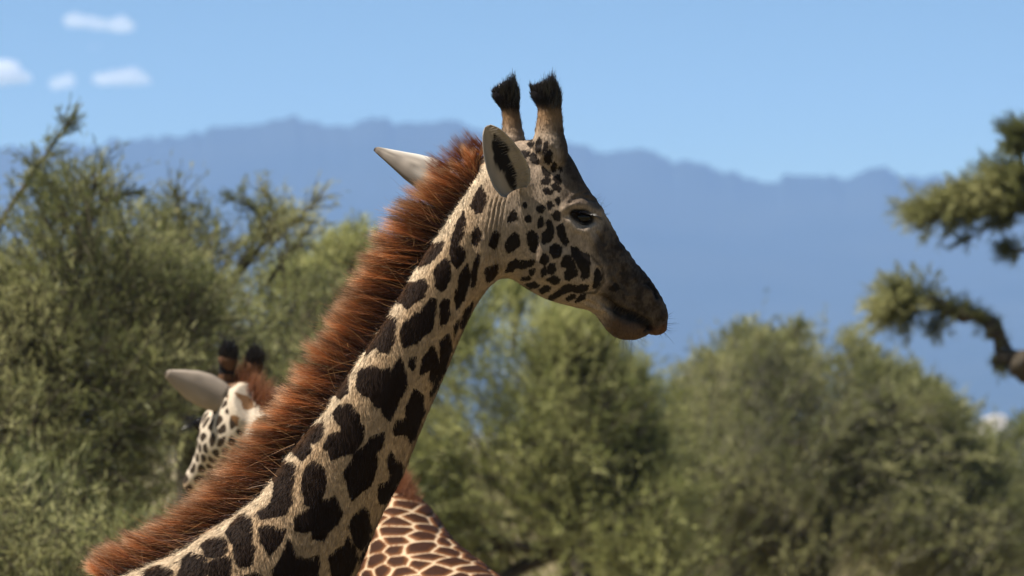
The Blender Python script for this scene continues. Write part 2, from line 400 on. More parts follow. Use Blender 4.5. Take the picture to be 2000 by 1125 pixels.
Z1 = lambda pts: [(900 + x * .2489, 120 + y * .2489) for x, y in pts]      # coordinates read off enlargements of the photo
Z2 = lambda pts: [(900 + x * .26667, 380 + y * .26667) for x, y in pts]
Z4 = lambda pts: [(640 + x * .32, 440 + y * .32) for x, y in pts]
Z5 = lambda pts: [(460 + x * .3777, 700 + y * .3777) for x, y in pts]
Z6 = lambda pts: [(150 + x * .2889, 800 + y * .2889) for x, y in pts]

def sculpt(v, q, t):
    n = vnormals(v, q, t); p = near_px(v); side = sstep(.25, .7, np.abs(n[:, 1])); d = np.zeros(len(v))
    # cheek muscle with its sharp front edge
    ck = poly_sd(p, Z2([(560, 330), (820, 390), (960, 455), (1042, 550), (1040, 650), (985, 708), (870, 716), (740, 700), (560, 640), (500, 480)]))
    d += side * .010 * sstep(-3, 22, ck)
    # mouth line, then the soft corner behind it
    ml = line_d(p, Z2([(1000, 735), (1070, 770), (1130, 830), (1220, 870), (1310, 905), (1365, 945), (1385, 985), (1360, 1010)]))
    d -= .016 * np.exp(-(ml / 4.5)**2) * sstep(1165, 1200, p[:, 0]) + .006 * np.exp(-(ml / 5)**2) * side
    # nostril slit
    nl = line_d(p, [(1266, 553), (1277, 566), (1284, 582)]); d -= .010 * np.exp(-(nl / 3.6)**2) * sstep(.1, .5, np.abs(n[:, 1])); nr = line_d(p, [(1262, 560), (1272, 575), (1277, 590)]); d += .005 * np.exp(-(nr / 5)**2)
    # eye socket, brow, lower rim
    e = p - np.array([1138, 424]); er = np.hypot(e[:, 0] / 27, (e[:, 1] - .25 * e[:, 0]) / 19)
    d -= side * .012 * np.exp(-(er / .85)**4)
    br = line_d(p, [(1104, 408), (1120, 400), (1145, 400), (1166, 412)]); d += .009 * np.exp(-(br / 9)**2)
    lo = line_d(p, [(1112, 432), (1124, 447), (1140, 451), (1160, 440)]); d += side * .006 * np.exp(-(lo / 6)**2)
    # facial crest and hollow in front of the eye
    cr = line_d(p, [(1150, 455), (1165, 480), (1172, 515)]); d += side * .007 * np.exp(-(cr / 8)**2)
    ho = line_d(p, [(1180, 470), (1200, 520), (1215, 555)]); d -= side * .006 * np.exp(-(ho / 14)**2)
    # folds of skin behind the jaw and under the ear
    wx = p[:, 0] - np.interp(p[:, 1], [350, 400, 450, 500, 545], [985, 968, 962, 966, 972])
    win = np.exp(-(wx / 18)**2) * sstep(365, 400, p[:, 1]) * (1 - sstep(525, 545, p[:, 1])) * side
    d += win * .0042 * np.sin(wx * 2 * np.pi / 8.5 + 1.5 * np.sin(p[:, 1] / 23))
    vein = line_d(p, [(938, 470), (944, 500), (930, 545), (905, 600), (880, 660)]); d += side * .005 * np.exp(-(vein / 7)**2)
    jug = line_d(p, [(922, 470), (915, 530), (890, 600)]); d -= side * .005 * np.exp(-(jug / 12)**2)
    # long muscles of the neck, knobbly skull roof
    d += side * .006 * (vnoise(np.stack([p[:, 0] / 60 + p[:, 1] / 90, p[:, 1] / 140, p[:, 0] * 0], 1)) - .5)
    sk = sstep(0, 25, poly_sd(p, [(1010, 250), (1110, 270), (1110, 330), (1060, 345), (1005, 330)])); d += sk * .012 * (vnoise(v * 60) - .5)
    mz = sstep(1130, 1200, p[:, 0]); d += mz * (.006 * (vnoise(v * 55) - .5) + .004 * (vnoise(v * 110) - .5))
    for cl in ([(1146, 588), (1172, 602)], [(1158, 576), (1188, 600)], [(1196, 545), (1216, 578)], [(1206, 540), (1228, 572)], [(1168, 455), (1182, 476)], [(1112, 396), (1140, 384), (1158, 392)], [(1118, 388), (1144, 376)], [(1180, 612), (1196, 640)]):
        cq = line_d(p, cl); d -= .0035 * np.exp(-(cq / 2.6)**2); d += .002 * np.exp(-((cq - 6) / 3)**2)
    ear_hole = line_d(p, [(1012, 345), (1020, 360)]); d += side * .010 * np.exp(-(ear_hole / 20)**2)
    v = v + n * d[:, None]
    return v
gv = sculpt(gv, gq, gt)
gn = vnormals(gv, gq, gt)

PATCH = [[(905, 412), (910, 435), (903, 460), (893, 478), (907, 492), (905, 505), (893, 523), (880, 508), (879, 490), (884, 465), (893, 438)]]
PATCH += [Z4(p) for p in (
    [(885, 60), (895, 15), (915, 10), (932, 40), (930, 90), (910, 122), (885, 105)], [(650, 280), (675, 235), (720, 205), (740, 240), (745, 310), (720, 370), (690, 400), (660, 370)],
    [(800, 340), (815, 300), (850, 240), (868, 300), (860, 380), (830, 450), (800, 512), (778, 460), (785, 400), (805, 370)], [(895, 230), (915, 175), (928, 185), (915, 270), (895, 370), (880, 370), (885, 290)],
    [(990, 120), (1010, 60), (1025, 40), (1045, 60), (1040, 110), (1020, 150)], [(970, 340), (970, 270), (985, 255), (998, 265), (985, 340)], [(990, 335), (1005, 250), (1030, 240), (1030, 280), (1010, 330)],
    [(520, 240), (570, 190), (600, 150), (650, 110), (700, 95), (690, 150), (660, 195), (615, 235), (570, 250)], [(400, 410), (450, 370), (530, 345), (590, 330), (608, 380), (590, 430), (540, 470), (490, 508), (460, 480), (430, 470)],
    [(450, 650), (475, 590), (540, 540), (570, 545), (600, 490), (640, 450), (658, 460), (650, 560), (630, 630), (580, 680), (560, 700), (465, 750), (455, 700)], [(690, 490), (710, 450), (740, 460), (745, 540), (720, 595), (695, 605), (692, 550)],
    [(330, 530), (380, 560), (418, 575), (412, 650), (405, 720), (370, 775), (320, 770), (290, 740), (235, 790), (225, 740), (250, 690), (320, 650), (300, 590)], [(818, 600), (840, 525), (890, 470), (870, 530), (845, 585), (820, 625)], [(773, 675), (780, 620), (800, 588), (795, 635)],
    [(565, 905), (580, 820), (610, 790), (640, 740), (665, 790), (680, 830), (680, 890), (640, 955), (628, 930), (625, 880)], [(685, 710), (735, 670), (747, 720), (760, 760), (715, 870), (660, 1000), (632, 1040), (650, 960), (680, 900), (680, 840), (690, 780)], [(500, 860), (505, 810), (535, 805), (530, 860), (515, 880)])]
PATCH += [Z5(p) for p in (
    [(625, 150), (640, 60), (700, 40), (760, 60), (800, 50), (800, 110), (815, 60), (850, 0), (880, 80), (880, 150), (840, 230), (795, 320), (765, 290), (755, 250), (720, 250), (700, 200), (660, 190)], [(600, 0), (614, 20), (582, 100), (578, 170), (540, 205), (500, 180), (440, 230), (480, 140), (560, 40)],
    [(820, 370), (830, 330), (885, 310), (890, 240), (925, 155), (965, 190), (968, 240), (980, 265), (960, 330), (935, 390), (905, 435), (890, 400), (870, 390), (830, 395)],
    [(500, 290), (540, 240), (600, 240), (635, 300), (660, 350), (660, 420), (620, 480), (560, 500), (500, 525), (485, 480), (455, 465), (475, 400), (520, 385), (555, 390), (550, 350), (515, 310)], [(280, 440), (310, 400), (360, 380), (400, 340), (455, 325), (450, 390), (405, 440), (385, 430), (390, 480), (340, 525), (305, 490)],
    [(345, 600), (370, 560), (410, 535), (455, 570), (470, 610), (465, 680), (440, 740), (490, 730), (510, 710), (540, 770), (555, 800), (530, 850), (480, 900), (455, 940), (400, 930), (395, 890), (340, 900), (305, 880), (310, 830), (355, 790), (400, 770), (360, 750), (350, 680)],
    [(560, 590), (600, 540), (620, 490), (680, 450), (700, 410), (770, 390), (765, 440), (735, 480), (725, 580), (700, 650), (655, 685), (605, 730), (590, 690), (580, 640)], [(745, 660), (795, 630), (800, 600), (790, 540), (800, 485), (830, 530), (862, 550), (855, 610), (810, 700), (770, 755), (745, 740)],
    [(595, 860), (615, 810), (670, 770), (690, 830), (700, 880), (690, 930), (650, 990), (620, 960), (600, 900)], [(490, 1020), (530, 985), (570, 970), (580, 920), (620, 980), (630, 1030), (610, 1090), (560, 1160), (500, 1170), (490, 1080)],
    [(120, 800), (190, 740), (200, 680), (195, 580), (215, 530), (260, 525), (300, 550), (305, 610), (290, 680), (295, 730), (260, 800), (210, 820), (130, 830)], [(120, 880), (160, 865), (220, 880), (260, 890), (245, 940), (180, 1015), (150, 970), (130, 930)],
    [(190, 1090), (230, 1040), (280, 940), (310, 1010), (350, 1040), (430, 1020), (430, 1160), (195, 1160)], [(690, 1060), (640, 1040), (700, 930), (760, 860), (720, 1000)])]
PATCH += [Z6(p) for p in (
    [(1010, 830), (1070, 740), (1120, 710), (1170, 740), (1190, 830), (1180, 900), (1210, 940), (1180, 1040), (1100, 1065), (1070, 1000), (1060, 920), (1020, 870)], [(840, 920), (900, 870), (970, 860), (1010, 900), (1020, 950), (980, 990), (920, 1005), (870, 990)],
    [(720, 1010), (770, 970), (830, 980), (880, 1030), (890, 1100), (880, 1180), (660, 1180), (700, 1080)], [(895, 1040), (940, 1015), (1000, 995), (1040, 1010), (1045, 1080), (1030, 1150), (905, 1150)], [(480, 1080), (560, 1050), (640, 1090), (640, 1160), (450, 1160)], [(1065, 1150), (1200, 1100), (1290, 1150), (1290, 1250), (1065, 1250)])]
HEAD = [Z2(p) for p in (
    [(75, 80), (110, 20), (150, -60), (180, 0), (180, 60), (150, 120), (110, 130)], [(330, 380), (350, 320), (400, 280), (422, 310), (425, 370), (400, 395), (335, 425)], [(350, 180), (360, 140), (385, 120), (405, 140), (405, 180), (385, 195), (352, 200)],
    [(490, 290), (520, 268), (555, 300), (565, 360), (545, 415), (520, 400), (495, 340)], [(595, 290), (630, 260), (630, 200), (650, 195), (675, 240), (680, 300), (660, 330), (620, 360), (600, 350)], [(710, 240), (740, 215), (760, 240), (770, 300), (785, 340), (765, 375), (745, 350), (720, 300)],
    [(655, 385), (690, 365), (730, 385), (735, 420), (715, 450), (675, 460), (655, 425)], [(810, 380), (850, 390), (880, 420), (940, 450), (945, 500), (930, 600), (905, 615), (880, 590), (870, 530), (830, 460), (815, 430)],
    [(740, 500), (765, 450), (800, 460), (835, 520), (845, 590), (800, 630), (765, 610), (765, 575), (790, 560), (780, 520), (745, 530)], [(335, 560), (350, 510), (400, 475), (430, 490), (520, 485), (540, 495), (500, 530), (450, 540), (410, 525), (370, 560)],
    [(640, 550), (660, 515), (690, 510), (695, 550), (670, 580), (640, 575)], [(635, 625), (680, 598), (715, 620), (710, 645), (680, 655)], [(645, 770), (690, 720), (740, 690), (780, 660), (830, 670), (840, 690), (790, 710), (740, 720), (690, 760), (660, 775)],
    [(830, 690), (890, 665), (930, 665), (915, 695), (870, 715), (830, 710)], [(770, 765), (800, 740), (832, 735), (825, 760), (785, 780)], [(975, 620), (985, 570), (1005, 540), (1025, 570), (1030, 620), (1000, 680), (975, 680)], [(845, 785), (865, 740), (905, 728), (895, 765)], [(670, 150), (690, 120), (715, 130), (720, 180), (690, 175)],
    [(630, 75), (655, 52), (675, 80), (650, 105), (632, 95)], [(698, 45), (715, 33), (727, 50), (712, 67)], [(560, 100), (575, 80), (600, 95), (592, 127), (568, 127)], [(468, 170), (490, 148), (512, 165), (502, 197), (480, 192)], [(563, 200), (585, 162), (602, 190), (597, 232), (568, 242)], [(461, 80), (475, 65), (485, 80), (475, 97)],
    [(588, 470), (610, 438), (632, 460), (637, 500), (610, 522), (588, 500)], [(588, 560), (610, 528), (627, 545), (622, 580), (598, 597)], [(580, 700), (620, 668), (657, 680), (640, 707), (600, 727)], [(480, 660), (540, 642), (570, 665), (550, 688), (510, 685)], [(440, 620), (490, 593), (512, 610), (480, 627)], [(1090, 690), (1130, 650), (1155, 690), (1130, 705)], [(500, 560), (540, 545), (530, 580), (510, 585)])]
HEAD += [Z1(p) for p in (
    [(665, 740), (700, 705), (718, 730), (710, 780), (690, 800), (660, 785)], [(593, 640), (620, 600), (632, 640), (622, 700), (598, 722)], [(638, 722), (658, 650), (687, 633), (682, 672), (655, 737)], [(533, 640), (560, 618), (572, 650), (550, 672)], [(463, 722), (500, 698), (532, 715), (510, 742), (473, 742)],
    [(718, 820), (735, 788), (752, 810), (737, 867), (720, 862)], [(640, 828), (670, 848), (698, 880), (690, 897), (648, 892)], [(636, 942), (670, 906), (704, 930), (690, 957), (643, 957)], [(733, 910), (775, 898), (792, 940), (775, 962), (748, 942)], [(720, 970), (740, 958), (782, 995), (767, 1020), (733, 1007)],
    [(648, 1000), (680, 990), (720, 1025), (712, 1044), (680, 1042)], [(748, 1092), (770, 1078), (780, 1100), (765, 1120)], [(768, 838), (787, 828), (787, 862)], [(540, 740), (570, 720), (610, 770), (600, 800), (560, 790)])]

CREAM = np.array([.36, .245, .145]); PALE = np.array([.25, .19, .14]); DARK = np.array([.016, .0085, .005]); BROWN = np.array([.16, .075, .03])
def coat_fields(v):
    """ground colour, patch colour and patch signed distance (m) at points on the big giraffe"""
    p = near_px(v); p = p + (np.stack([vnoise(v * 45), vnoise(v * 45 + 9)], 1) - .5) * 5
    sd = np.full(len(v), -60.0)
    for poly in PATCH + HEAD:
        a = np.asarray(poly); lo, hi = a.min(0) - 30, a.max(0) + 30
        i = np.nonzero(((p > lo) & (p < hi)).all(1))[0]
        if len(i): sd[i] = np.maximum(sd[i], poly_sd(p[i], a))
    ground_ = CREAM + (PALE - CREAM) * sstep(880, 1000, p[:, 0])[:, None]
    # sunlight on the neck crest painted in as paler coat, reddish fur over it
    cd = line_d(p, MANE_ROOT); cr = (1 - sstep(3, 26, cd)) * sstep(.35, .6, vnoise(np.stack([p[:, 0] / 30, p[:, 1] / 30, p[:, 0] * 0], 1)))
    ground_ = ground_ + (np.array([.52, .42, .30]) - ground_) * ((1 - sstep(15, 60, cd)) * .8)[:, None]; ground_ = ground_ + (BROWN * 1.4 - ground_) * (cr * .45)[:, None]
    pc = DARK + (BROWN - DARK) * ((1 - sstep(8, 36, cd)) * .4)[:, None]
    hd = sstep(960, 1010, p[:, 0])[:, None]; pc = pc * (1 - hd) + np.array([.013, .009, .007]) * hd
    fine = .5 * vnoise(v * 90) + .5 * vnoise(v * 210); ground_ = ground_ * (.62 + .76 * fine)[:, None]
    # dark face from the eye to the muzzle, dark forehead, mottled
    fz = poly_sd(p, Z2([(1000, 270), (1040, 160), (1200, 300), (1500, 640), (1600, 1000), (1400, 1150), (1050, 1150), (1090, 900), (985, 735), (1048, 640), (1040, 540), (960, 450), (950, 340)]))
    mot = .5 * vnoise(np.stack([p[:, 0] / 14, p[:, 1] / 20, p[:, 0] * 0], 1)) + .3 * vnoise(np.stack([p[:, 0] / 6, p[:, 1] / 6, p[:, 0] * 0 + 5], 1)) + .2 * vnoise(np.stack([p[:, 0] / 2.5, p[:, 1] / 2.5, p[:, 0] * 0 + 9], 1))
    fm = sstep(-6, 14, fz) * (.80 + .20 * sstep(.3, .7, mot)) * (.84 + .16 * sstep(1150, 1210, p[:, 0]))
    fo = poly_sd(p, Z1([(745, 560), (770, 420), (860, 400), (900, 700), (1150, 1000), (1150, 1130), (1050, 1130), (930, 1040), (850, 980), (790, 860)]))
    fm = np.maximum(fm, sstep(-10, 14, fo) * (.75 + .35 * mot))
    ground_ = ground_ + (np.array([.022, .015, .011]) - ground_) * fm[:, None]
    ab = sstep(-4, 10, poly_sd(p, [(1098, 350), (1140, 352), (1185, 405), (1178, 418), (1150, 404), (1125, 400), (1104, 410), (1094, 385)])); ground_ = ground_ + (np.array([.07, .05, .037]) - ground_) * (ab * (.55 + .5 * mot))[:, None]
    lip = sstep(-5, 12, poly_sd(p, Z2([(1030, 900), (1100, 880), (1360, 950), (1400, 1100), (1050, 1100)])))
    ground_ = ground_ + (np.array([.085, .050, .030]) * (.4 + 1.1 * mot)[:, None] - ground_) * (lip * .75)[:, None]
    tip = sstep(-4, 10, poly_sd(p, Z2([(1370, 950), (1450, 960), (1540, 900), (1560, 1060), (1370, 1060)])))
    ground_ = ground_ + (np.array([.11, .040, .020]) - ground_) * (tip * .35)[:, None]
    # rim of the eye, mouth line and nostril are dark skin; pale ring below the eye
    er = np.hypot((p[:, 0] - 1137) / 28, (p[:, 1] - 423 - .2 * (p[:, 0] - 1137)) / 17); blk = 1 - sstep(.75, 1.0, er)
    lo = line_d(p, [(1108, 425), (1122, 443), (1138, 451), (1160, 438)]); ground_ = ground_ + (np.array([.38, .31, .25]) - ground_) * (.45 * (1 - sstep(2, 7, lo)))[:, None]
    blk = np.maximum(blk, 1 - sstep(2, 5, line_d(p, Z2([(1130, 830), (1220, 870), (1310, 905), (1365, 945), (1385, 985)])))); blk = np.maximum(blk, 1 - sstep(2, 5, line_d(p, [(1266, 553), (1277, 566), (1284, 582)])))
    blk = np.maximum(blk, .7 * (1 - sstep(1, 4, line_d(p, Z2([(960, 450), (1040, 540), (1046, 640), (990, 712), (880, 722)])))))
    ground_ = ground_ + (np.array([.012, .009, .008]) - ground_) * blk[:, None]
    # horns: brown shafts, black knobs
    hz = (p[:, 1] < 262) & (p[:, 0] > 945); u = (1 - sstep(225, 275, p[:, 1])) * (p[:, 0] > 955); ground_ = ground_ + (np.array([.20, .115, .055]) - ground_) * (u * .85)[:, None]
    k = (1 - sstep(203, 226, p[:, 1] + 10 * (mot - .5))) * (p[:, 0] > 945); ground_ = ground_ + (np.array([.012, .010, .011]) - ground_) * k[:, None]
    return ground_, pc, (sd + 2.5) / S0

MANE_ROOT = [(942, 300), (925, 322), (905, 350), (880, 385), (850, 430), (832, 456), (800, 504), (768, 558), (736, 613), (698, 670), (640, 754), (622, 788), (585, 832), (536, 889), (498, 950), (439, 1000), (390, 1030), (338, 1066), (251, 1102), (200, 1125)]
MANE_TIP = [(948, 282), (912, 290), (862, 306), (822, 345), (778, 380), (752, 420), (715, 482), (688, 530), (660, 572), (632, 625), (570, 722), (545, 755), (500, 812), (450, 868), (402, 922), (352, 972), (300, 1010), (255, 1035), (195, 1060), (165, 1090)]

giraffe = thing('giraffe', 'big brown-patched giraffe in profile with a thick rust-red mane', 'giraffe')

def add_limbs(body, legs, n=20):
    return [loft(np.array([b[0] for b in body]), np.array([b[1] for b in body]), np.array([b[2] for b in body]), 40, 40)] + [tube([k[:3] for k in l], [k[3] for k in l], n) for l in legs]
def giraffe_body_below():
    # trunk and legs, below the edge of the view
    V = np.array
    body = [(V([x, D0, zt]), V([x, D0, zb]), V([0, w, 0])) for x, zt, zb, w in ((-.50, 2.75, 2.25, .12), (-.62, 2.92, 2.02, .26), (-.9, 3.0, 1.9, .32), (-1.3, 3.02, 1.86, .36), (-1.8, 2.86, 1.8, .38), (-2.2, 2.68, 1.85, .36), (-2.5, 2.5, 1.95, .28), (-2.66, 2.3, 2.1, .1))]
    legs = []
    for s in (-1, 1):
        y = D0 + s * .2
        legs.append([(-.85, y, 2.3, .17), (-.83, y, 1.75, .12), (-.82, y, 1.1, .075), (-.82, y, 1.0, .085), (-.82, y, .55, .05), (-.82, y, .16, .055), (-.80, y, .08, .075), (-.79, y, 0, .085)])
        legs.append([(-2.35, y, 2.2, .2), (-2.28, y, 1.75, .15), (-2.36, y, 1.2, .085), (-2.46, y, 1.0, .075), (-2.42, y, .55, .048), (-2.40, y, .16, .055), (-2.38, y, .08, .075), (-2.37, y, 0, .085)])
    return add_limbs(body, legs)

def cells(v, seeds, aniso=(1, 1, 1), chunk=4000):
    out = np.empty(len(v)); A = np.asarray(aniso)
    for i in range(0, len(v), chunk):
        d = np.linalg.norm((v[i:i + chunk, None] - seeds[None]) * A, axis=2); d.partition(1, axis=1); out[i:i + chunk] = (d[:, 1] - d[:, 0]) / 2
    return out

def finish_giraffe():
    low = merge(giraffe_body_below())
    g0, pc0, sd0 = coat_fields(gv)
    seeds = low[0][rng.choice(len(low[0]), 90)]
    sd1 = cells(low[0], seeds) - .02; g1 = np.tile(CREAM, (len(sd1), 1)); pc1 = np.tile(DARK * 1.5, (len(sd1), 1))
    # coat below the traced neck carries on with the same kind of patches
    v, q, t = merge([(gv, gq, gt), low])
    me = mesh_np('body', v, [q, t])
    cattr(me, 'coat', np.concatenate([g0, g1])); cattr(me, 'pcol', np.concatenate([pc0, pc1])); fattr(me, 'patch', np.concatenate([sd0, sd1]))
    return obj('body', me, M_COAT, giraffe)
body = finish_giraffe()
BV = BVHTree.FromPolygons([Vector(x) for x in gv], [tuple(int(k) for k in f) for f in gq])
def surf(px, py):
    o = Vector((0, 0, CAMZ)); d = (Vector(P(px, py, D0)) - o).normalized()
    h = BV.ray_cast(o, d); return (np.array(h[0]), np.array(h[1])) if h[0] else (P(px, py, D0), np.array([0, -1.0, 0]))

def strand_mesh(name, parts, mat, parent, rootn=None):
    v = np.concatenate([p[0] for p in parts]); off = np.cumsum([0] + [len(p[0]) for p in parts[:-1]])
    q = np.concatenate([p[1] + o for p, o in zip(parts, off)]); c = np.concatenate([p[2] for p in parts])
    me = mesh_np(name, v, q); cattr(me, 'col', c)
    if rootn is not None: vattr(me, 'rootn', rootn)
    return obj(name, me, mat, parent)

def ramp(s, stops):
    xs = [a for a, _ in stops]; return np.stack([np.interp(s, xs, [c[k] for _, c in stops]) for k in range(3)], 1)

def make_mane(n=34000):
    R = catmull(np.array(MANE_ROOT, float), 400); T = catmull(np.array(MANE_TIP, float), 400)
    seg = np.concatenate([[0], np.cumsum(np.hypot(*np.diff(R, axis=0).T))]); L = seg[-1]
    u = rng.random(n) * L; nl = 520
    lock = np.clip((u / L * nl + rng.normal(size=n) * .9).astype(int), 0, nl - 1)
    lu = (np.arange(nl) + .5) / nl * L; ly = rng.normal(size=nl) * .016; llen = .88 + .15 * rng.random(nl); lang = rng.normal(size=nl) * .10; lb = rng.normal(size=(nl, 3)) * .012; lt = rng.random(nl)
    at = lambda A, s: np.stack([np.interp(s, seg, A[:, k]) for k in (0, 1)], 1)
    rp, tp = at(R, u), at(T, u); ltp = at(T, lu)[lock]
    lat = np.clip(rng.normal(size=n) * .014, -.028, .032)
    root = np.stack([(rp[:, 0] - 1000) / S0, D0 + lat, CAMZ + (HOR - rp[:, 1]) / S0], 1)
    # near-side rows start a little lower down the flank
    inward = nrm(np.concatenate([rp - tp, np.zeros((n, 1))], 1)); root[:, 0] += inward[:, 0] * (.006 + .35 * np.maximum(-lat, 0)); root[:, 2] -= inward[:, 1] * (.006 + .35 * np.maximum(-lat, 0))
    # a third of the hairs grow from the visible flank just below the crest
    for z in np.nonzero(rng.random(n) < .36)[0]:
        o2 = rp[z] + inward[z, :2] * rng.uniform(0, 25); hit, _ = surf(o2[0], o2[1]); root[z] = hit + np.array([0, .004, 0]); lat[z] = hit[1] * .45 + D0 * .55 - D0
    tip_px = tp * .45 + ltp * .55
    tip = np.stack([(tip_px[:, 0] - 1000) / S0, D0 + np.clip(lat * 1.5, -.05, .05) + ly[lock], CAMZ + (HOR - tip_px[:, 1]) / S0], 1)
    d = tip - root; ln = np.linalg.norm(d, axis=1); d = d / ln[:, None]
    a = lang[lock] - .12 + rng.normal(size=n) * .05; ca, sa = np.cos(a), np.sin(a)
    d = np.stack([d[:, 0] * ca - d[:, 2] * sa * -1, d[:, 1], d[:, 2] * ca - d[:, 0] * sa], 1)
    ln = ln * llen[lock] * (.84 + .2 * rng.random(n)); short = rng.random(n) < .18; ln[short] *= .55
    bend = lb[lock] + rng.normal(size=(n, 3)) * .006 + np.array([0, 0, -.006])
    v, q, s, i = strands(root, nrm(d), ln, bend, np.where(rng.random(n) < .5, .0015, .0011), 5)
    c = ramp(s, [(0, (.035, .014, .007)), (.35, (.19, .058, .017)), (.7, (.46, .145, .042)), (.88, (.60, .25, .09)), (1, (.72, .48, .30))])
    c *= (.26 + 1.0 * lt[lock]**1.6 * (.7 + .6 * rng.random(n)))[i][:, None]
    # wild fair hairs
    m = 2400; k = rng.integers(0, n, m); w = strands(root[k] + rng.normal(size=(m, 3)) * .008, nrm(d[k] + rng.normal(size=(m, 3)) * .35), ln[k] * (.7 + .55 * rng.random(m)), rng.normal(size=(m, 3)) * .02, np.full(m, .0009), 5)
    cw = np.tile([.42, .22, .09], (len(w[0]), 1)) * (.7 + .6 * rng.random(m))[w[3]][:, None]
    # long loose locks over the poll
    m2 = 900; lk = rng.integers(0, 11, m2); bx = np.interp(lk, [0, 10], [862, 945]); by = np.interp(bx, [862, 900, 945], [345, 312, 290])
    r2 = np.stack([(bx + rng.normal(size=m2) * 4 - 1000) / S0, D0 + rng.normal(size=m2) * .015, CAMZ + (HOR - by - rng.normal(size=m2) * 4) / S0], 1)
    ang = np.interp(lk, [0, 10], [165, 130]) + rng.normal(size=m2) * 4; dd = np.stack([np.cos(np.radians(ang)), rng.normal(size=m2) * .1, np.sin(np.radians(ang))], 1)
    l2 = (.038 + .028 * ((lk * 7) % 5) / 5) * (.7 + .4 * rng.random(m2)); o = strands(r2, dd, l2, np.stack([-.01 + 0 * l2, 0 * l2, .028 * (l2 / .08)], 1), np.full(m2, .0013), 5)
    co = ramp(o[2], [(0, (.11, .03, .012)), (.6, (.24, .07, .026)), (1, (.42, .25, .17))])
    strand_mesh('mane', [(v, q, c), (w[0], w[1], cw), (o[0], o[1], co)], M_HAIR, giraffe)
make_mane()

def make_fur(n=150000):
    # short coat hairs lying down along the body on the whole visible head and neck
    fn = np.cross(gv[gq[:, 2]] - gv[gq[:, 0]], gv[gq[:, 3]] - gv[gq[:, 1]]); ar = np.linalg.norm(fn, axis=1)
    pxq = PX(gv[gq[:, 0]]); ok = (pxq[:, 1] < 1180)
    ok &= line_d(pxq, Z2([(1070, 770), (1130, 830), (1220, 870), (1310, 905), (1365, 945), (1385, 985)])) > 6; ok &= np.hypot((pxq[:, 0] - 1138) / 26, (pxq[:, 1] - 424) / 17) > 1; pr = ar * ok; k = rng.choice(len(gq), n, p=pr / pr.sum()); a, b = rng.random((2, n, 1))
    A, B, C_, D_ = (gv[gq[k, j]] for j in range(4)); root = (A * (1 - a) + B * a) * (1 - b) + (D_ * (1 - a) + C_ * a) * b
    N_ = nrm(gn[gq[k, 0]]); p = near_px(root)
    flow = np.stack([np.interp(p[:, 0], [200, 900, 1000, 1300], [-.35, -.30, -.25, -.75]), np.zeros(n), np.interp(p[:, 0], [200, 900, 1000, 1300], [-.9, -.95, -.9, .5])], 1)
    up = (p[:, 1] < 262) & (p[:, 0] > 950); flow[up] = (0, 0, 1)
    flow = nrm(flow - N_ * (flow * N_).sum(1, keepdims=True))
    d = nrm(flow + N_ * (.28 + .15 * rng.random((n, 1))) + rng.normal(size=(n, 3)) * .16)
    ln = np.interp(p[:, 0], [200, 600, 900, 980, 1150, 1300], [.020, .015, .012, .008, .005, .004]) * (.6 + .7 * rng.random(n)); ln[up] = .014
    root = root - N_ * .0008
    g_, pc, sd = coat_fields(root); sd = sd + rng.normal(size=n) * .0025
    c = np.where((sd > 0)[:, None], pc, g_) * (.78 + .45 * rng.random((n, 1)))
    v, q, s, i = strands(root, d, ln, N_ * -.001, np.interp(p[:, 0], [200, 900, 1200], [.0014, .0012, .0009]), 2, .3)
    strand_mesh('fur', [(v, q, c[i])], M_FUR, giraffe, N_[i])['kind'] = 'stuff'
make_fur()

def make_tuft(px_rows, dy, tips):
    # black hair on a horn knob, brushed up into a slanting crest
    n = 2600; th = rng.random(n) * 2 * np.pi; y = 166 + 48 * rng.random(n)**.9
    rows = np.array(px_rows)[::-1]; l = np.interp(y, rows[:, 2], rows[:, 0]); r = np.interp(y, rows[:, 2], rows[:, 1])
    c, h = (l + r) / 2, (r - l) / 2; px = c + h * .95 * np.cos(th)
    root = np.stack([(px - 1000) / F * (D0 + dy), D0 + dy + h * .95 / S0 * np.sin(th), CAMZ + (HOR - y) / F * (D0 + dy)], 1)
    tx, ty = np.array(tips).T; goal_x = px + (px - c) * .12; gy = np.interp(goal_x, tx, ty)
    d = np.stack([(goal_x - px) / S0 + rng.normal(size=n) * .002, np.sin(th) * .006 + rng.normal(size=n) * .002, np.maximum((y - gy) / S0, .01)], 1); ln = np.linalg.norm(d, axis=1)
    low = y > 190; ln = ln * np.where(rng.random(n) < .08, 1.35, 1.0); ln = np.where(low, np.minimum(ln, .032), ln) * (.75 + .35 * rng.random(n)); out = np.stack([np.cos(th), np.sin(th), 0 * th], 1)
    v, q, s, i = strands(root, nrm(d / np.linalg.norm(d, axis=1, keepdims=True) + out * .12), ln, -out * .004 + rng.normal(size=(n, 3)) * .003, np.full(n, .0016), 4)
    col = np.tile([.012, .010, .012], (len(v), 1)) * (.7 + 1.0 * rng.random(n))[i][:, None]
    strand_mesh('horn_tuft', [(v, q, col)], M_TUFT, giraffe)
M_TUFT = hair_mat('black horn hair', trans=0.1, rough=0.32, spec=0.6)
make_tuft(HORN_N, -.062, [(1030, 164), (1045, 166), (1062, 156), (1074, 146), (1082, 141), (1090, 165), (1096, 176)])
make_tuft(HORN_F, .075, [(955, 178), (965, 172), (980, 163), (992, 152), (1003, 142), (1008, 158), (1014, 172)])

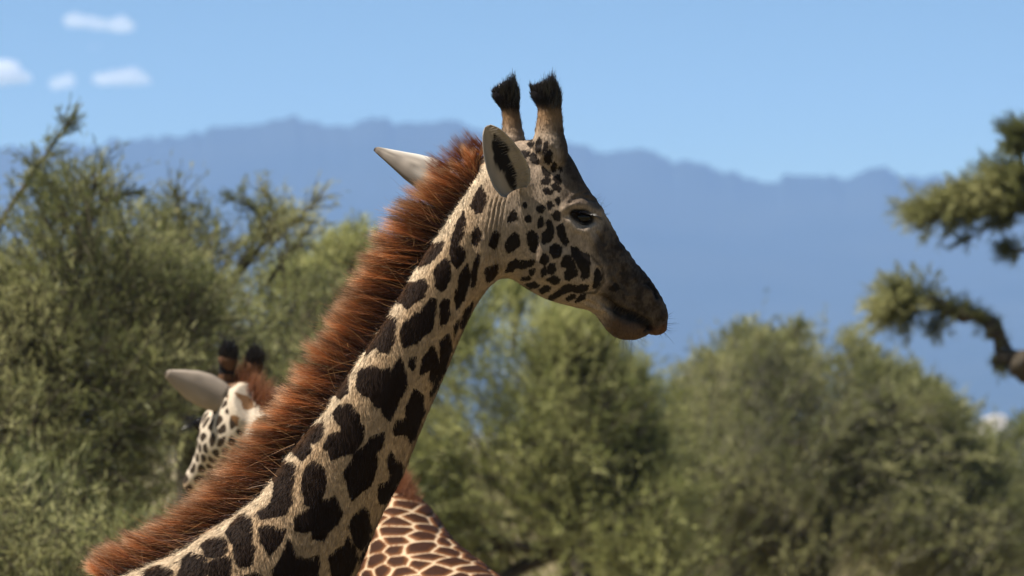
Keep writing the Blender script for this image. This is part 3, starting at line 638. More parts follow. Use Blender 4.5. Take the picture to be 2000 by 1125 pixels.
def ear_mesh(base, tip, wdir, width, cup, fold, color, prof, n=26, m=21, thick=.006, curl=.0):
    """leaf-shaped cupped ear: base->tip spine, wdir across, cup the way it opens; prof = half-width along the spine"""
    s = np.linspace(0, 1, n); t = np.linspace(-1, 1, m); S_, T_ = np.meshgrid(s, t, indexing='ij')
    hw = np.interp(s, *zip(*prof))[:, None] * width; sp = base[None] + (tip - base)[None] * s[:, None] + cup[None] * (curl * np.sin(s * np.pi))[:, None]
    ang = T_ * fold * (1.25 - .5 * S_); x = np.sin(ang) / math.sin(min(fold * 1.25, 1.55)) * hw; z = (1 - np.cos(ang)) * hw
    v = sp[:, None] + wdir * x[..., None] + cup * z[..., None]; v = v.reshape(-1, 3)
    i = np.arange(n * m).reshape(n, m); q = np.stack([i[:-1, :-1], i[:-1, 1:], i[1:, 1:], i[1:, :-1]], -1).reshape(-1, 4)
    nn = vnormals(v, q, np.zeros((0, 3), int)); sg = np.sign((nn @ cup).sum()) or 1; nn *= sg
    edge = 1 - np.clip(np.maximum(np.abs(T_), np.abs(2 * S_ - 1)**4), 0, 1).ravel()
    back = v - nn * (thick * (.25 + .75 * sstep(0, .3, edge)))[:, None]
    V_ = np.concatenate([v, back]); o = n * m; qb = q[:, ::-1] + o
    rim = np.concatenate([i[0, :], i[1:, -1], i[-1, -2::-1], i[-2:0:-1, 0]]); r2 = np.roll(rim, -1)
    qr = np.stack([rim, r2, r2 + o, rim + o], 1)
    me = mesh_np('ear', V_, np.concatenate([q, qb, qr])); s2, t2 = S_.ravel(), T_.ravel()
    cattr(me, 'col', np.concatenate([color(s2, t2, True), color(s2, t2, False)])); me.update()
    return me, v, nn

def ear_near_col(s, t, inner):
    q = np.stack([s * 7, t * 5, s * 0], 1); nz = vnoise(q); c = np.tile([.42, .36, .30], (len(s), 1)) * (.85 + .3 * nz)[:, None]
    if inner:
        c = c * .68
        blob = np.maximum(1 - np.hypot((s - .66) / .17, (t - .18) / .36), np.maximum(1 - np.hypot((s - .45) / .16, (t - .0) / .34), 1 - np.hypot((s - .20) / .24, (t - .10 - .3 * (s - .2)) / .26)))
        k = sstep(-.10, .12, blob + (nz - .5) * .5); c = c + (np.array([.010, .008, .008]) - c) * k[:, None]
        rim = sstep(.86, .98, np.abs(t)); c = c + (np.array([.6, .55, .5]) - c) * (rim * .7)[:, None]
    return c
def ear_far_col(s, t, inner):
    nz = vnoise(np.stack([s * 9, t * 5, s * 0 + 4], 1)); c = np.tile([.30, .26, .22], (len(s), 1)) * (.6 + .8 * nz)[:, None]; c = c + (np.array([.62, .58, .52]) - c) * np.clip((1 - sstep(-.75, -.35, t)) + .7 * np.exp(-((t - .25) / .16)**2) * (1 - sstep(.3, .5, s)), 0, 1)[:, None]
    dk = np.clip(sstep(.82, .98, s) * .7 + .5 * sstep(-.3, .8, t) * (.5 + nz), 0, .8); return c + (np.array([.09, .07, .06]) - c) * dk[:, None]  # lower edge darkened: shade painted into the ear colour, beside the dark tip

b_, n_ = surf(1016, 366)
base = P(1004, 372, D0 - .105); tipp = P(952, 246, D0 - .20)
wd = nrm(np.array([.86, .20, .38])); wd = wd - nrm(tipp - base) * (wd @ nrm(tipp - base)); wd = nrm(wd); cu = np.cross(wd, nrm(tipp - base)); cu = cu * np.sign(-cu[1])
me, ev, en = ear_mesh(base, tipp, wd, .062, cu, 1.0, ear_near_col, [(0, .55), (.08, .82), (.25, 1.04), (.5, 1.06), (.7, .94), (.85, .74), (.94, .52), (1, .22)], thick=.006)
ear = obj('ear', me, M_EAR, giraffe); ear['label'] = 'ear turned open, black hair inside a pale rim'
# fringe hairs inside the ear
k = rng.choice(len(ev), 500); k = k[(k % 21 > 13)]
fr = strands(ev[k] + en[k] * .001, nrm(en[k] * .6 - wd * .9 + nrm(tipp - base) * .5 + rng.normal(size=(len(k), 3)) * .2), .016 + .014 * rng.random(len(k)), en[k] * .002, np.full(len(k), .0011), 3)
strand_mesh('ear_hair', [(fr[0], fr[1], np.tile([.40, .34, .27], (len(fr[0]), 1)))], M_HAIR, ear)
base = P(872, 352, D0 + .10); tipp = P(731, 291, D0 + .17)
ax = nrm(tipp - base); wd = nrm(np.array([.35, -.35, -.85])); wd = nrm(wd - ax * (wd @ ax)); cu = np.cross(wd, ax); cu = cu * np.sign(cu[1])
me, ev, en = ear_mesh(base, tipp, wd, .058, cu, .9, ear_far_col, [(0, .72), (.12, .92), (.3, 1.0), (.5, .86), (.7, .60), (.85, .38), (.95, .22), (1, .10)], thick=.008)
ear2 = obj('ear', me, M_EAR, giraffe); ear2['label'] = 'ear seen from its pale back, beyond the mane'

def make_eye(px, py, side):
    c, n = surf(px, py); c = c + np.array([0, .014, 0])
    if side > 0:      # mirror onto the hidden side of the head
        a = float(yaw(px)); Lv = np.array([-math.sin(a), math.cos(a), 0]); c = c + Lv * 2 * (D0 - c[1]) / math.cos(a)
    def cap(r, th0, th1, nu=24, nv=12, sq=1.0):
        th = np.linspace(th0, th1, nv); ph = np.linspace(0, 2 * np.pi, nu, endpoint=False)
        return np.array([[r * 1.12 * math.sin(t) * math.cos(f), side * r * math.cos(t), r * sq * math.sin(t) * math.sin(f)] for t in th for f in ph])
    nu, nv = 28, 18; v = cap(.0235, .001, math.pi - .001, nu, nv) + c
    i = np.arange(nu * nv).reshape(nv, nu); j = np.roll(i, -1, 1); q = np.stack([i[:-1], j[:-1], j[1:], i[1:]], -1).reshape(-1, 4)
    eye = obj('eye', mesh_np('eye', v, q), M_EYE, giraffe)
    # heavy upper lid and thin lower lid, parts of a shell round the eyeball
    for nm, lo, hi in (('upper_eyelid', 20, 104), ('lower_eyelid', -104, -40)):
        el = np.radians(np.linspace(lo, hi, 10)); az = np.radians(np.linspace(-95, 95, 26)); r = .0285
        w = []
        for e_ in el:
            for a_ in az:
                sag = .32 * (abs(a_) / 1.65)**2 * (1 if lo > 0 else -1); ee = e_ - sag * (1 - (abs(e_) - math.radians(min(abs(lo), abs(hi)))) / 1.4)
                rr = r + (.004 if abs(math.degrees(e_) - (lo if lo > 0 else hi)) < 8 else .0)
                w.append(c + np.array([rr * 1.15 * math.cos(ee) * math.sin(a_), side * rr * math.cos(ee) * math.cos(a_), rr * math.sin(ee) + .12 * -(rr * math.sin(a_))]))
        i = np.arange(260).reshape(10, 26); q = np.stack([i[:-1, :-1], i[:-1, 1:], i[1:, 1:], i[1:, :-1]], -1).reshape(-1, 4)
        me = mesh_np(nm, np.array(w), q); cattr(me, 'col', np.tile([.030, .022, .018] if lo > 0 else [.014, .011, .010], (260, 1)))
        obj(nm, me, M_EAR, eye)
    m = 170; az = np.radians(rng.uniform(-80, 95, m)); ee = math.radians(21) - .32 * (np.abs(az) / 1.65)**2
    r = .031; root = c + np.stack([r * 1.15 * np.cos(ee) * np.sin(az), side * r * np.cos(ee) * np.cos(az), r * np.sin(ee) - .12 * r * np.sin(az)], 1)
    d = nrm(root - c + np.array([.012, 0, -.006])); st = strands(root, nrm(d + rng.normal(size=(m, 3)) * .12), .018 + .012 * rng.random(m), np.tile([.002, 0, -.004], (m, 1)), np.full(m, .0011), 4)
    strand_mesh('eyelashes', [(st[0], st[1], np.tile([.008, .006, .006], (len(st[0]), 1)))], M_TUFT, eye)
make_eye(1139, 424, -1); make_eye(1139, 424, 1)

def whiskers():
    pts = [(x, y, a, l) for x, y, a, l in [(1192, 652, 235, .05), (1204, 660, 250, .05), (1215, 663, 262, .055), (1226, 664, 272, .055), (1236, 662, 285, .05), (1246, 660, 300, .045), (1254, 655, 315, .04), (1302, 630, 10, .045), (1303, 638, -10, .05), (1300, 646, -35, .04), (1301, 620, 25, .04), (1296, 652, -55, .03), (1185, 640, 215, .045), (1179, 625, 200, .03)]]
    R_, Dd, Ll = [], [], []
    for x, y, a, l in pts:
        for k in range(7):
            R_.append(P(x - 6 * math.cos(math.radians(a)) + random.gauss(0, 3.5), y + 6 * math.sin(math.radians(a)) + random.gauss(0, 3), D0 + random.gauss(-.005, .018)))
            aa = math.radians(a + random.gauss(0, 16)); Dd.append((math.cos(aa), random.gauss(0, .35), math.sin(aa))); Ll.append(l * random.uniform(.35, 1.1))
    for k in range(26):   # brow hairs standing out over the forehead line
        x = random.uniform(1160, 1184); y = np.interp(x, [1160, 1184], [388, 425]); R_.append(P(x - 3, y, D0 - random.uniform(0, .06))); aa = math.radians(random.uniform(5, 55)); Dd.append((math.cos(aa), -.2, math.sin(aa))); Ll.append(random.uniform(.012, .04))
    n = len(R_); st = strands(np.array(R_), nrm(np.array(Dd)), np.array(Ll), rng.normal(size=(n, 3)) * .005, np.full(n, .0010), 4)
    strand_mesh('whiskers', [(st[0], st[1], np.tile([.02, .015, .012], (len(st[0]), 1)))], M_HAIR, giraffe)['kind'] = 'stuff'
whiskers()

# ------------------------------------------------------------------ the second giraffe, walking away behind the first
def second_giraffe():
    g2 = thing('giraffe', 'second giraffe half hidden behind the big one, pale ear out and back reticulated', 'giraffe')
    DH, DW = 23.9, 23.0
    h = nrm(np.array([-.40, .80, -.47])); l = nrm(np.array([-.95, -.30, 0.0])); l = nrm(l - h * (l @ h)); u = np.cross(l, h); u = u * np.sign(u[2])
    O = P(472, 790, DH)
    rows = [(-.10, .05, -.15, .085), (-.02, .10, -.19, .10), (.08, .105, -.20, .112), (.18, .10, -.18, .118), (.27, .07, -.16, .102), (.36, .035, -.135, .076), (.45, .005, -.125, .062), (.53, -.02, -.125, .062), (.59, -.04, -.12, .052), (.625, -.06, -.10, .025)]
    head = loft(np.array([O + h * t + u * a for t, a, b, w in rows]), np.array([O + h * t + u * b for t, a, b, w in rows]), np.array([l * w for t, a, b, w in rows]), 40, 60)
    horns = []; knobs = []
    for px, py, sx in ((446, 692, 1), (497, 702, -1)):
        top = P(px, py, DH); b0 = O + h * .06 + l * sx * .055 + u * .03
        c = [b0, b0 * .62 + top * .38 + 0, b0 * .3 + top * .7, b0 * .08 + top * .92, top]
        horns.append(tube(c, [.055, .038, .034, .044, .026], 18)); knobs.append((b0, top))
    # neck: from the nape down to the withers; trunk: withers to rump, sloping towards the viewer
    W0 = P(786, 962, DW); chest = W0 + np.array([-.28, .30, -.55])
    nk = [(O + np.array([.02, -.02, .06]), O + np.array([-.02, .12, -.20]), .10), (P(560, 830, 23.7), P(520, 925, 23.85), .115), (P(640, 880, 23.5), P(590, 1010, 23.7), .14), (P(720, 930, 23.2), P(650, 1120, 23.5), .18), (W0, chest, .24), (W0 + np.array([.12, -.2, -.25]), chest + np.array([.1, -.2, -.1]), .2)]
    fw = nrm(np.array([.55, -.80, 0])); side = np.array([fw[1], -fw[0], 0])
    neck = loft(np.array([k[0] for k in nk]), np.array([k[1] for k in nk]), np.array([nrm(np.array([-.6, -.75, 0.0])) * k[2] for k in nk]), 40, 50)
    tr = [(P(748, 985, 23.25), 1.0, .16), (W0 + np.array([0, 0, .0]), 1.15, .24), (P(818, 1026, 22.7), 1.15, .33), (P(891, 1092, 22.4), 1.1, .37), (P(971, 1156, 22.1), 1.0, .38), (P(1060, 1215, 21.9), .9, .34), (P(1110, 1290, 21.75), .6, .2)]
    trunk = loft(np.array([k[0] for k in tr]), np.array([k[0] - np.array([0, 0, k[1]]) for k in tr]), np.array([side * k[2] for k in tr]), 44, 60, .92)
    v, q, t = remesh([head, neck, trunk] + horns, .009, 5, .5)
    p = PX(v); n = vnormals(v, q, t)
    legs = []
    for c, hl in ((P(800, 1300, 22.95), 0), (P(1040, 1330, 22.0), 1)):
        for s in (-1, 1):
            x, y = (c + side * s * .19)[:2]; legs.append(tube([(x, y, 2.4), (x, y, 1.8), (x, y, 1.1), (x, y, 1.0), (x, y, .5), (x, y, .14), (x, y, .07), (x, y, 0)], [.17, .13, .08, .085, .05, .055, .075, .085], 14))
    # coat: many-sided patches parted by thin cream lines, smaller and longer on the face
    def pick(pool, r, m):
        out = []
        for i in rng.permutation(len(pool)):
            if all((pool[i] - x) @ (pool[i] - x) > r * r for x in out): out.append(pool[i])
            if len(out) >= m: break
        return np.array(out)
    hd = ((v - O) @ h > -.06) & (p[:, 0] < 560) & (v[:, 1] > 23.4)
    A = np.array([.85, .75, 2.1]); sb = pick(v[~hd] * A, .080, 800)
    sd = np.empty(len(v)); wv_ = (np.stack([vnoise(v[~hd] * 9), vnoise(v[~hd] * 9 + 7), vnoise(v[~hd] * 9 + 13)], 1) - .5) * .05; sd[~hd] = cells(v[~hd] * A + wv_, sb) - .0035 - .003 * vnoise(v[~hd] * 20)
    Ah = np.stack([h * .55, l * 1.25, u * 1.25]); sh = pick(v[hd] @ Ah.T, .042, 500); sd[hd] = cells(v[hd] @ Ah.T, sh) - .004 - .006 * vnoise(v[hd] * 25)
    v0 = v.copy(); v = v + n * (.007 * sstep(-.002, .012, sd) * (~hd & (p[:, 0] > 600)))[:, None]
    g = np.tile([.46, .34, .22], (len(v), 1)); g[hd] = (.50, .42, .33)
    core = sstep(0, .014, sd)[:, None]; pc = np.array([.15, .058, .02]) * (1 - core) + np.array([.028, .010, .004]) * core
    pc[hd] = (.035, .024, .016)
    mz = sstep(.50, .6, (v - O) @ h) * hd; g = g + (np.array([.45, .30, .18]) - g) * mz[:, None]
    nape = (~hd) & (p[:, 0] < 560) & (n[:, 1] < -.2); sd[nape] = np.where(vnoise(v[nape] * 17) > .57, .01, -.02); g[nape] = (.42, .35, .27); pc[nape] = (.16, .085, .04)
    hor = np.zeros(len(v), bool)
    for b0, top_ in knobs:
        ax = top_ - b0; k = np.clip((v - b0) @ ax / (ax @ ax), 0, 1.2); hor |= (np.linalg.norm(v - b0 - k[:, None] * ax, axis=1) < .07) & (k > .02)
    hor = hor; sd[hor] = -.05; g[hor] = (.11, .055, .028); top = hd & (p[:, 1] < 732) & (p[:, 0] > 425) & (p[:, 0] < 520); g[top] = (.012, .010, .010)
    low = merge(legs); nl = len(low[0]); v2, q2, t2 = merge([(v, q, t), low])
    me = mesh_np('body', v2, [q2, t2]); cattr(me, 'coat', np.concatenate([g, np.tile([.55, .43, .3], (nl, 1))])); cattr(me, 'pcol', np.concatenate([pc, np.tile([.1, .045, .02], (nl, 1))])); fattr(me, 'patch', np.concatenate([sd, np.full(nl, -.05)]))
    obj('body', me, M_COAT2, g2)
    # ears
    def pale(s, t, inner):
        c = np.tile([.34, .28, .225], (len(s), 1)) * (.85 + .3 * vnoise(np.stack([s * 6, t * 4, s * 0], 1)))[:, None]
        if inner: c = c * .5
        return c
    b = O + h * -.02 + l * .085 + u * -.005; tip = P(322, 728, DH - .06); ax = nrm(tip - b); wd = nrm(np.array([.25, .2, -.93])); wd = nrm(wd - ax * (wd @ ax)); cu = np.cross(wd, ax); cu = cu * np.sign(cu[1])
    prof = [(0, .75), (.15, .95), (.35, 1.1), (.55, 1.05), (.75, .78), (.9, .48), (.97, .28), (1, .12)]
    me, _, _ = ear_mesh(b, tip, wd, .075, cu, .9, pale, prof, thick=.012); obj('ear', me, M_EAR, g2)
    b = O + h * -.02 - l * .085 + u * -.005; tip = b + (-l * .15 - u * .06 - h * .12); ax = nrm(tip - b); wd = nrm(np.array([.1, .3, -.9])); wd = nrm(wd - ax * (wd @ ax)); cu = np.cross(wd, ax); cu = cu * np.sign(cu[1])
    me, _, _ = ear_mesh(b, tip, wd, .07, cu, .9, pale, prof, thick=.012); obj('ear', me, M_EAR, g2)
    # eyes with dark lashes standing out past the cheek
    for s in (1, -1):
        c = O + h * .235 + l * s * .095 + u * .022; th = np.linspace(.01, np.pi - .01, 12); ph = np.linspace(0, 2 * np.pi, 18, endpoint=False)
        ev = np.array([c + .03 * np.array([math.sin(a) * math.cos(f), math.sin(a) * math.sin(f), math.cos(a)]) for a in th for f in ph]); i = np.arange(216).reshape(12, 18); j = np.roll(i, -1, 1)
        e = obj('eye', mesh_np('eye', ev, np.stack([i[:-1], j[:-1], j[1:], i[1:]], -1).reshape(-1, 4)), M_EYE, g2)
        m = 160; r = c + (l * s * .024 + u * .016) + rng.normal(size=(m, 3)) * .012; st = strands(r, nrm(l * s * .9 - u * .15 + h * .2 + rng.normal(size=(m, 3)) * .3), .03 + .03 * rng.random(m), -u * .01 + np.zeros((m, 3)), np.full(m, .002), 3)
        strand_mesh('eyelashes', [(st[0], st[1], np.tile([.01, .008, .008], (len(st[0]), 1)))], M_TUFT, e)
    for b0, top in knobs:
        m = 1500; d = nrm(top - b0); r = top - d * (.055 * rng.random((m, 1))) + nrm(rng.normal(size=(m, 3))) * .034
        st = strands(r, nrm(d + rng.normal(size=(m, 3)) * .22), .03 + .03 * rng.random(m), rng.normal(size=(m, 3)) * .004, np.full(m, .003), 3)
        strand_mesh('horn_tuft', [(st[0], st[1], np.tile([.012, .010, .012], (len(st[0]), 1)))], M_TUFT, g2)
    # mane from between the horns to the withers
    cr = catmull(np.array([O + u * .10 + h * .03 - l * .03, nk[0][0], nk[1][0], nk[2][0], nk[3][0], W0, P(800, 1000, 22.9)]), 80); m = 16000; k = rng.random(m) * 79
    r = np.stack([np.interp(k, np.arange(80), cr[:, a]) for a in range(3)], 1) + rng.normal(size=(m, 3)) * .018 - np.array([0, 0, .012])
    upv = nrm(np.array([.35, -.05, 1.0])); ln = .085 * (.6 + .6 * rng.random(m)) * (1 - .8 * sstep(58, 76, k))
    st = strands(r, nrm(upv + rng.normal(size=(m, 3)) * .22), ln, rng.normal(size=(m, 3)) * .012, np.full(m, .0024), 4)
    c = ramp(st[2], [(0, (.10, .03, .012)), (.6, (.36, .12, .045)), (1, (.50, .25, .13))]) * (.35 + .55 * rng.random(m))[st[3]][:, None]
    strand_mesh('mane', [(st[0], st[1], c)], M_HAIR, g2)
second_giraffe()

# ------------------------------------------------------------------ trees
def leaf_mass(anchor, direc, n, spread, size, tones, wr=.16, jit=.55):
    """slim pointed leaflets round twig anchors (k,3) running along direc (k,3)"""
    k = rng.integers(0, len(anchor), n); p = anchor[k] + rng.normal(size=(n, 3)) * spread
    d = nrm(direc[k] + rng.normal(size=(n, 3)) * jit + np.array([0, 0, .1])); s = nrm(np.cross(d, rng.normal(size=(n, 3))))
    L = (size * (.6 + .8 * rng.random(n)))[:, None]; w = L * wr * .5
    v = np.stack([p, p + d * L * .45 + s * w, p + d * L, p + d * L * .45 - s * w], 1).reshape(-1, 3)
    f = np.arange(n)[:, None] * 4 + np.array([[0, 1, 2, 3]])
    tw = vnoise(anchor * 2.2); a, b, c = (np.array(x) for x in tones); x = np.clip(.6 * sstep(.2, .8, tw)[k] + .4 * rng.random(n), 0, 1)[:, None]
    col = np.where(x < .5, a + (b - a) * x * 2, b + (c - b) * (x - .5) * 2)
    return v, f, np.repeat(col, 4, 0)

def twig_ribbons(st, md, e, r):
    """thin three-sided twigs, vectorised: start, middle, end (n,3)"""
    n = len(st); t = np.array([0, .5, 1.0]); P_ = np.stack([st, md, e], 1); ax = nrm(e - st); u = nrm(np.cross(ax, rng.normal(size=(n, 3)))); w = np.cross(ax, u)
    R_ = r * np.array([1, .7, .25]); v = []
    for k in range(3):
        a = 2 * np.pi * k / 3; v.append(P_ + (u * math.cos(a) + w * math.sin(a))[:, None] * R_[None, :, None])
    v = np.stack(v, 2).reshape(-1, 3); b = np.arange(n)[:, None] * 9; q = []
    for i in (0, 3):
        for k in range(3): q.append(b + np.array([[i + k, i + (k + 1) % 3, i + 3 + (k + 1) % 3, i + 3 + k]]))
    return v, np.concatenate(q), np.zeros((0, 3), int)

TONES = ([.055, .065, .022], [.19, .20, .075], [.46, .44, .21])
TONES_Y = ([.075, .09, .028], [.26, .275, .09], [.52, .51, .22])

def tree(name, label, foot, d, top, n_twigs, leaves, spikes=(), lower=1190, depth=1.1, tones=TONES, size=.036, tlen=.55, bark=None, limbs=16, hole=.53, group='acacias behind the giraffes', trunk_r=.12, cat='tree', fork=None, wr=.17):
    """a crown of fine arching twigs filling the outline top [(px,py)...] down to row lower, radiating from the foot"""
    t = thing(name, label, cat, group=group); s = F / d
    b0 = np.array([(foot - 1000) / F * d, d, 0.0]); fk = P(fork[0], fork[1], d) if fork else b0 + np.array([0, 0, 1.5])
    wood = [tube([b0, b0 * .5 + fk * .5 + np.array([.06, 0, 0]), fk], [trunk_r * 1.3, trunk_r, trunk_r * .85], 12, 14)]; anc, dr = [], []
    if n_twigs:
        X = np.array(top, float); m = n_twigs * 8
        x = rng.uniform(X[0, 0], X[-1, 0], m); ty = np.interp(x, X[:, 0], X[:, 1]); ty = ty + 70 * (vnoise(np.stack([x / 38, x * 0 + foot, x * 0], 1)) - .45) + 30 * (vnoise(np.stack([x / 13, x * 0 + foot, x * 0 + 3], 1)) - .5); y = ty + (lower - ty) * rng.random(m)**1.05
        off = rng.normal(size=m) * depth * .55; P0 = np.stack([(x - 1000) / F * (d + off), d + off, CAMZ + (HOR - y) / F * (d + off)], 1)
        lump = vnoise(P0 * 1.9) * .75 + vnoise(P0 * 4.5 + 5) * .25; near_top = np.exp(-((y - ty) / 90)**2)
        ok = np.nonzero(lump > hole + .05 * near_top)[0][:n_twigs]; P0 = P0[ok]; nt_ = len(ok); head = np.clip((y[ok] - ty[ok]) / s, .12, 3)
        c0 = np.array([b0[0], d, 1.0]); out = nrm(P0 - c0 + np.array([0, 0, .4])); swirl = np.stack([vnoise(P0 * .9 + 11) - .5, vnoise(P0 * .9 + 23) - .5, vnoise(P0 * .9 + 31) - .5], 1)
        a = nrm(out + swirl * 2.2 + rng.normal(size=(nt_, 3)) * .38); ln = np.minimum(tlen * (.45 + .9 * rng.random(nt_)), head * 1.15 + .12)[:, None]
        e = P0 + a * ln + np.array([0, 0, -.07]) * ln; md = (P0 + e) / 2 + np.array([0, 0, .07]) * ln + rng.normal(size=(nt_, 3)) * .025
        wood.append(twig_ribbons(P0, md, e, .0045)); u = np.linspace(.05, 1, 9)[None, :, None]
        bez = P0[:, None] * (1 - u)**2 + 2 * md[:, None] * u * (1 - u) + e[:, None] * u**2; anc.append(bez.reshape(-1, 3)); dr.append(np.repeat(nrm(e - P0), 9, 0))
        for z in range(2):       # side shoots
            o = bez[np.arange(nt_), rng.integers(2, 8, nt_)]; a2 = nrm(a + rng.normal(size=(nt_, 3)) * .55); l2 = ln * (.22 + .3 * rng.random((nt_, 1))); e2 = o + a2 * l2
            wood.append(twig_ribbons(o, (o + e2) / 2 + rng.normal(size=(nt_, 3)) * .008, e2, .0022)); u2 = np.linspace(.15, 1, 5)[None, :, None]; anc.append((o[:, None] * (1 - u2) + e2[:, None] * u2).reshape(-1, 3)); dr.append(np.repeat(a2, 5, 0))
        for z in rng.choice(nt_, min(limbs, nt_), replace=False):
            C = P0[z]; mid = fk * .5 + C * .5 + rng.normal(size=3) * .18; br = trunk_r * random.uniform(.16, .36)
            wood.append(tube([fk - np.array([0, 0, .1]), mid, (mid + C) / 2 + rng.normal(size=3) * .08, C], [br * 1.4, br, br * .6, .008], 7, 18))
    for sp in spikes:
        pts = np.array([P(px, py, d) for px, py, r in sp['pts']]); rr = np.array([r for px, py, r in sp['pts']]); m = 70
        cp = catmull(pts, m); cr = np.interp(np.linspace(0, len(rr) - 1, m), np.arange(len(rr)), rr); kn = sp.get('knob', .12)
        cr = cr * (1 + kn * 2 * (vnoise(cp * 14) - .5) * 2); wood.append(tube(cp + (rng.normal(size=(m, 3)) * .1 * cr[:, None]), cr, 9, m))
        i0 = int(m * sp.get('from', .2)); tg = nrm(np.gradient(cp, axis=0)); n_ = sp.get('shoots', 22); j = rng.integers(i0, m, n_)
        a2 = nrm(tg[j] * sp.get('along', .7) + rng.normal(size=(n_, 3)) * .6 + np.array([0, 0, sp.get('up', .1)])); e2 = cp[j] + a2 * (sp.get('len', .2) * (.4 + .7 * rng.random((n_, 1))))
        wood.append(twig_ribbons(cp[j], (cp[j] + e2) / 2 + rng.normal(size=(n_, 3)) * .01, e2, .005)); k = 8 * sp.get('w', 1); u2 = np.linspace(.1, 1, k)[None, :, None]
        anc.append((cp[j][:, None] * (1 - u2) + e2[:, None] * u2).reshape(-1, 3)); dr.append(np.repeat(a2, k, 0))
    v, q, f = merge(wood); obj('trunk', mesh_np('trunk', v, [q, f]), bark or M_BARK, t)
    v, q, c = leaf_mass(np.concatenate(anc), np.concatenate(dr), int(leaves * 1.25), .012, size * 1.5, tones, wr * .75, .36)
    me = mesh_np('crown', v, q, False); cattr(me, 'col', c); obj('crown', me, M_LEAF, t)
    return t

TL = [(-420, 560), (-200, 500), (-60, 500), (10, 520), (60, 540), (95, 450), (140, 390), (190, 385), (235, 430), (265, 490), (310, 540), (380, 600)]
tree('acacia_tree', 'tall feathery acacia with one long bare shoot rising at its edge', 40, 33, TL, 4200, 120000,
     [dict(pts=[(-60, 560, .03), (0, 440, .018), (50, 360, .013), (95, 295, .009), (132, 243, .004)], shoots=60, len=.15, **{'from': .05}),
      dict(pts=[(60, 1000, .07), (110, 700, .05), (145, 520, .035), (175, 400, .015), (202, 310, .004)], shoots=26, len=.2, **{'from': .6}),
      dict(pts=[(150, 480, .02), (200, 400, .01), (255, 378, .004)], shoots=30, len=.2), dict(pts=[(140, 470, .02), (110, 390, .01), (80, 345, .004)], shoots=30, len=.2)], fork=(60, 1050), limbs=14)
TM = [(240, 560), (300, 500), (340, 420), (370, 400), (410, 440), (450, 480), (500, 440), (540, 430), (575, 450), (600, 540), (680, 600), (740, 640)]
tree('acacia_tree', 'open crooked acacia with thin bare twigs against the mountain', 390, 36, TM, 2300, 62000,
     [dict(pts=[(365, 800, .05), (372, 600, .035), (362, 500, .025), (350, 410, .012), (344, 385, .004)], shoots=40, len=.25, **{'from': .4}),
      dict(pts=[(400, 640, .035), (450, 560, .025), (510, 480, .015), (565, 440, .009), (616, 395, .003)], shoots=70, len=.2, **{'from': .3}),
      dict(pts=[(430, 580, .025), (500, 470, .013), (505, 420, .007), (445, 384, .003)], shoots=36, len=.16, **{'from': .3}),
      dict(pts=[(500, 500, .014), (530, 420, .008), (520, 380, .003)], shoots=24, len=.15, **{'from': .3}), dict(pts=[(520, 560, .014), (560, 500, .008), (600, 455, .003)], shoots=30, len=.16, **{'from': .3})], fork=(372, 850), limbs=12, hole=.54, tlen=.4)
TP = [(500, 620), (560, 570), (610, 540), (640, 500), (670, 490), (700, 480), (740, 560), (790, 640)]
tree('acacia_tree', 'pale green acacia showing its airy top between open tree and mane', 640, 41, TP, 1500, 46000,
     [dict(pts=[(640, 700, .02), (650, 560, .01), (668, 475, .003)], shoots=50, len=.22, up=.3), dict(pts=[(600, 680, .02), (630, 560, .01), (632, 500, .003)], shoots=40, len=.2, up=.3), dict(pts=[(680, 640, .02), (690, 540, .01), (692, 470, .003)], shoots=40, len=.2, up=.3)], tones=TONES_Y, limbs=8, lower=1080)
TC = [(700, 800), (790, 740), (860, 650), (930, 615), (985, 580), (1020, 575), (1080, 625), (1150, 665), (1210, 715), (1240, 760), (1270, 860), (1310, 960)]
tree('acacia_tree', 'round bushy acacia under the chin of the big giraffe', 1130, 47, TC, 4600, 150000,
     [dict(pts=[(1130, 1150, .13), (1120, 1000, .10), (1090, 900, .06), (1050, 800, .03)], shoots=6), dict(pts=[(1125, 1020, .10), (1160, 950, .07), (1210, 890, .04), (1250, 800, .025), (1262, 750, .006)], shoots=50, len=.25, **{'from': .6}),
      dict(pts=[(1000, 700, .02), (1010, 620, .01), (1000, 560, .003)], shoots=40, len=.25, up=.3)], tones=TONES_Y, size=.044, fork=(1124, 1040), limbs=12, trunk_r=.15, tlen=.65, depth=1.4)
TR = [(1290, 920), (1325, 800), (1350, 740), (1400, 700), (1470, 675), (1540, 680), (1620, 710), (1690, 725), (1760, 780), (1830, 810), (1880, 880), (1920, 960)]
tree('acacia_tree', 'broad dark acacia with a pale forked stem, standing before the mountains', 1450, 52, TR, 4600, 150000,
     [dict(pts=[(1445, 1150, .10), (1440, 1000, .085), (1450, 930, .075), (1490, 850, .04)], shoots=6), dict(pts=[(1450, 1110, .08), (1520, 1050, .06), (1590, 980, .03)], shoots=6),
      dict(pts=[(1500, 720, .02), (1530, 680, .01), (1556, 640, .003)], shoots=30, len=.2), dict(pts=[(1480, 710, .02), (1500, 680, .01), (1468, 655, .003)], shoots=30, len=.2), dict(pts=[(1760, 810, .02), (1830, 800, .01), (1885, 808, .003)], shoots=36, len=.2), dict(pts=[(1660, 750, .02), (1710, 735, .01), (1752, 727, .003)], shoots=26, len=.2)],
     bark=M_BARKP, size=.046, fork=(1446, 1040), limbs=12, tlen=.7, depth=1.5)
tree('acacia_shrub', 'low yellow-green shrub beside the broad dark acacia', 1960, 57, [(1780, 1000), (1850, 930), (1900, 895), (1960, 880), (2030, 870), (2120, 890), (2220, 980)], 1700, 60000, tones=TONES_Y, size=.05, cat='shrub', group='low shrubs among the acacias', lower=1200, tlen=.7, limbs=8)
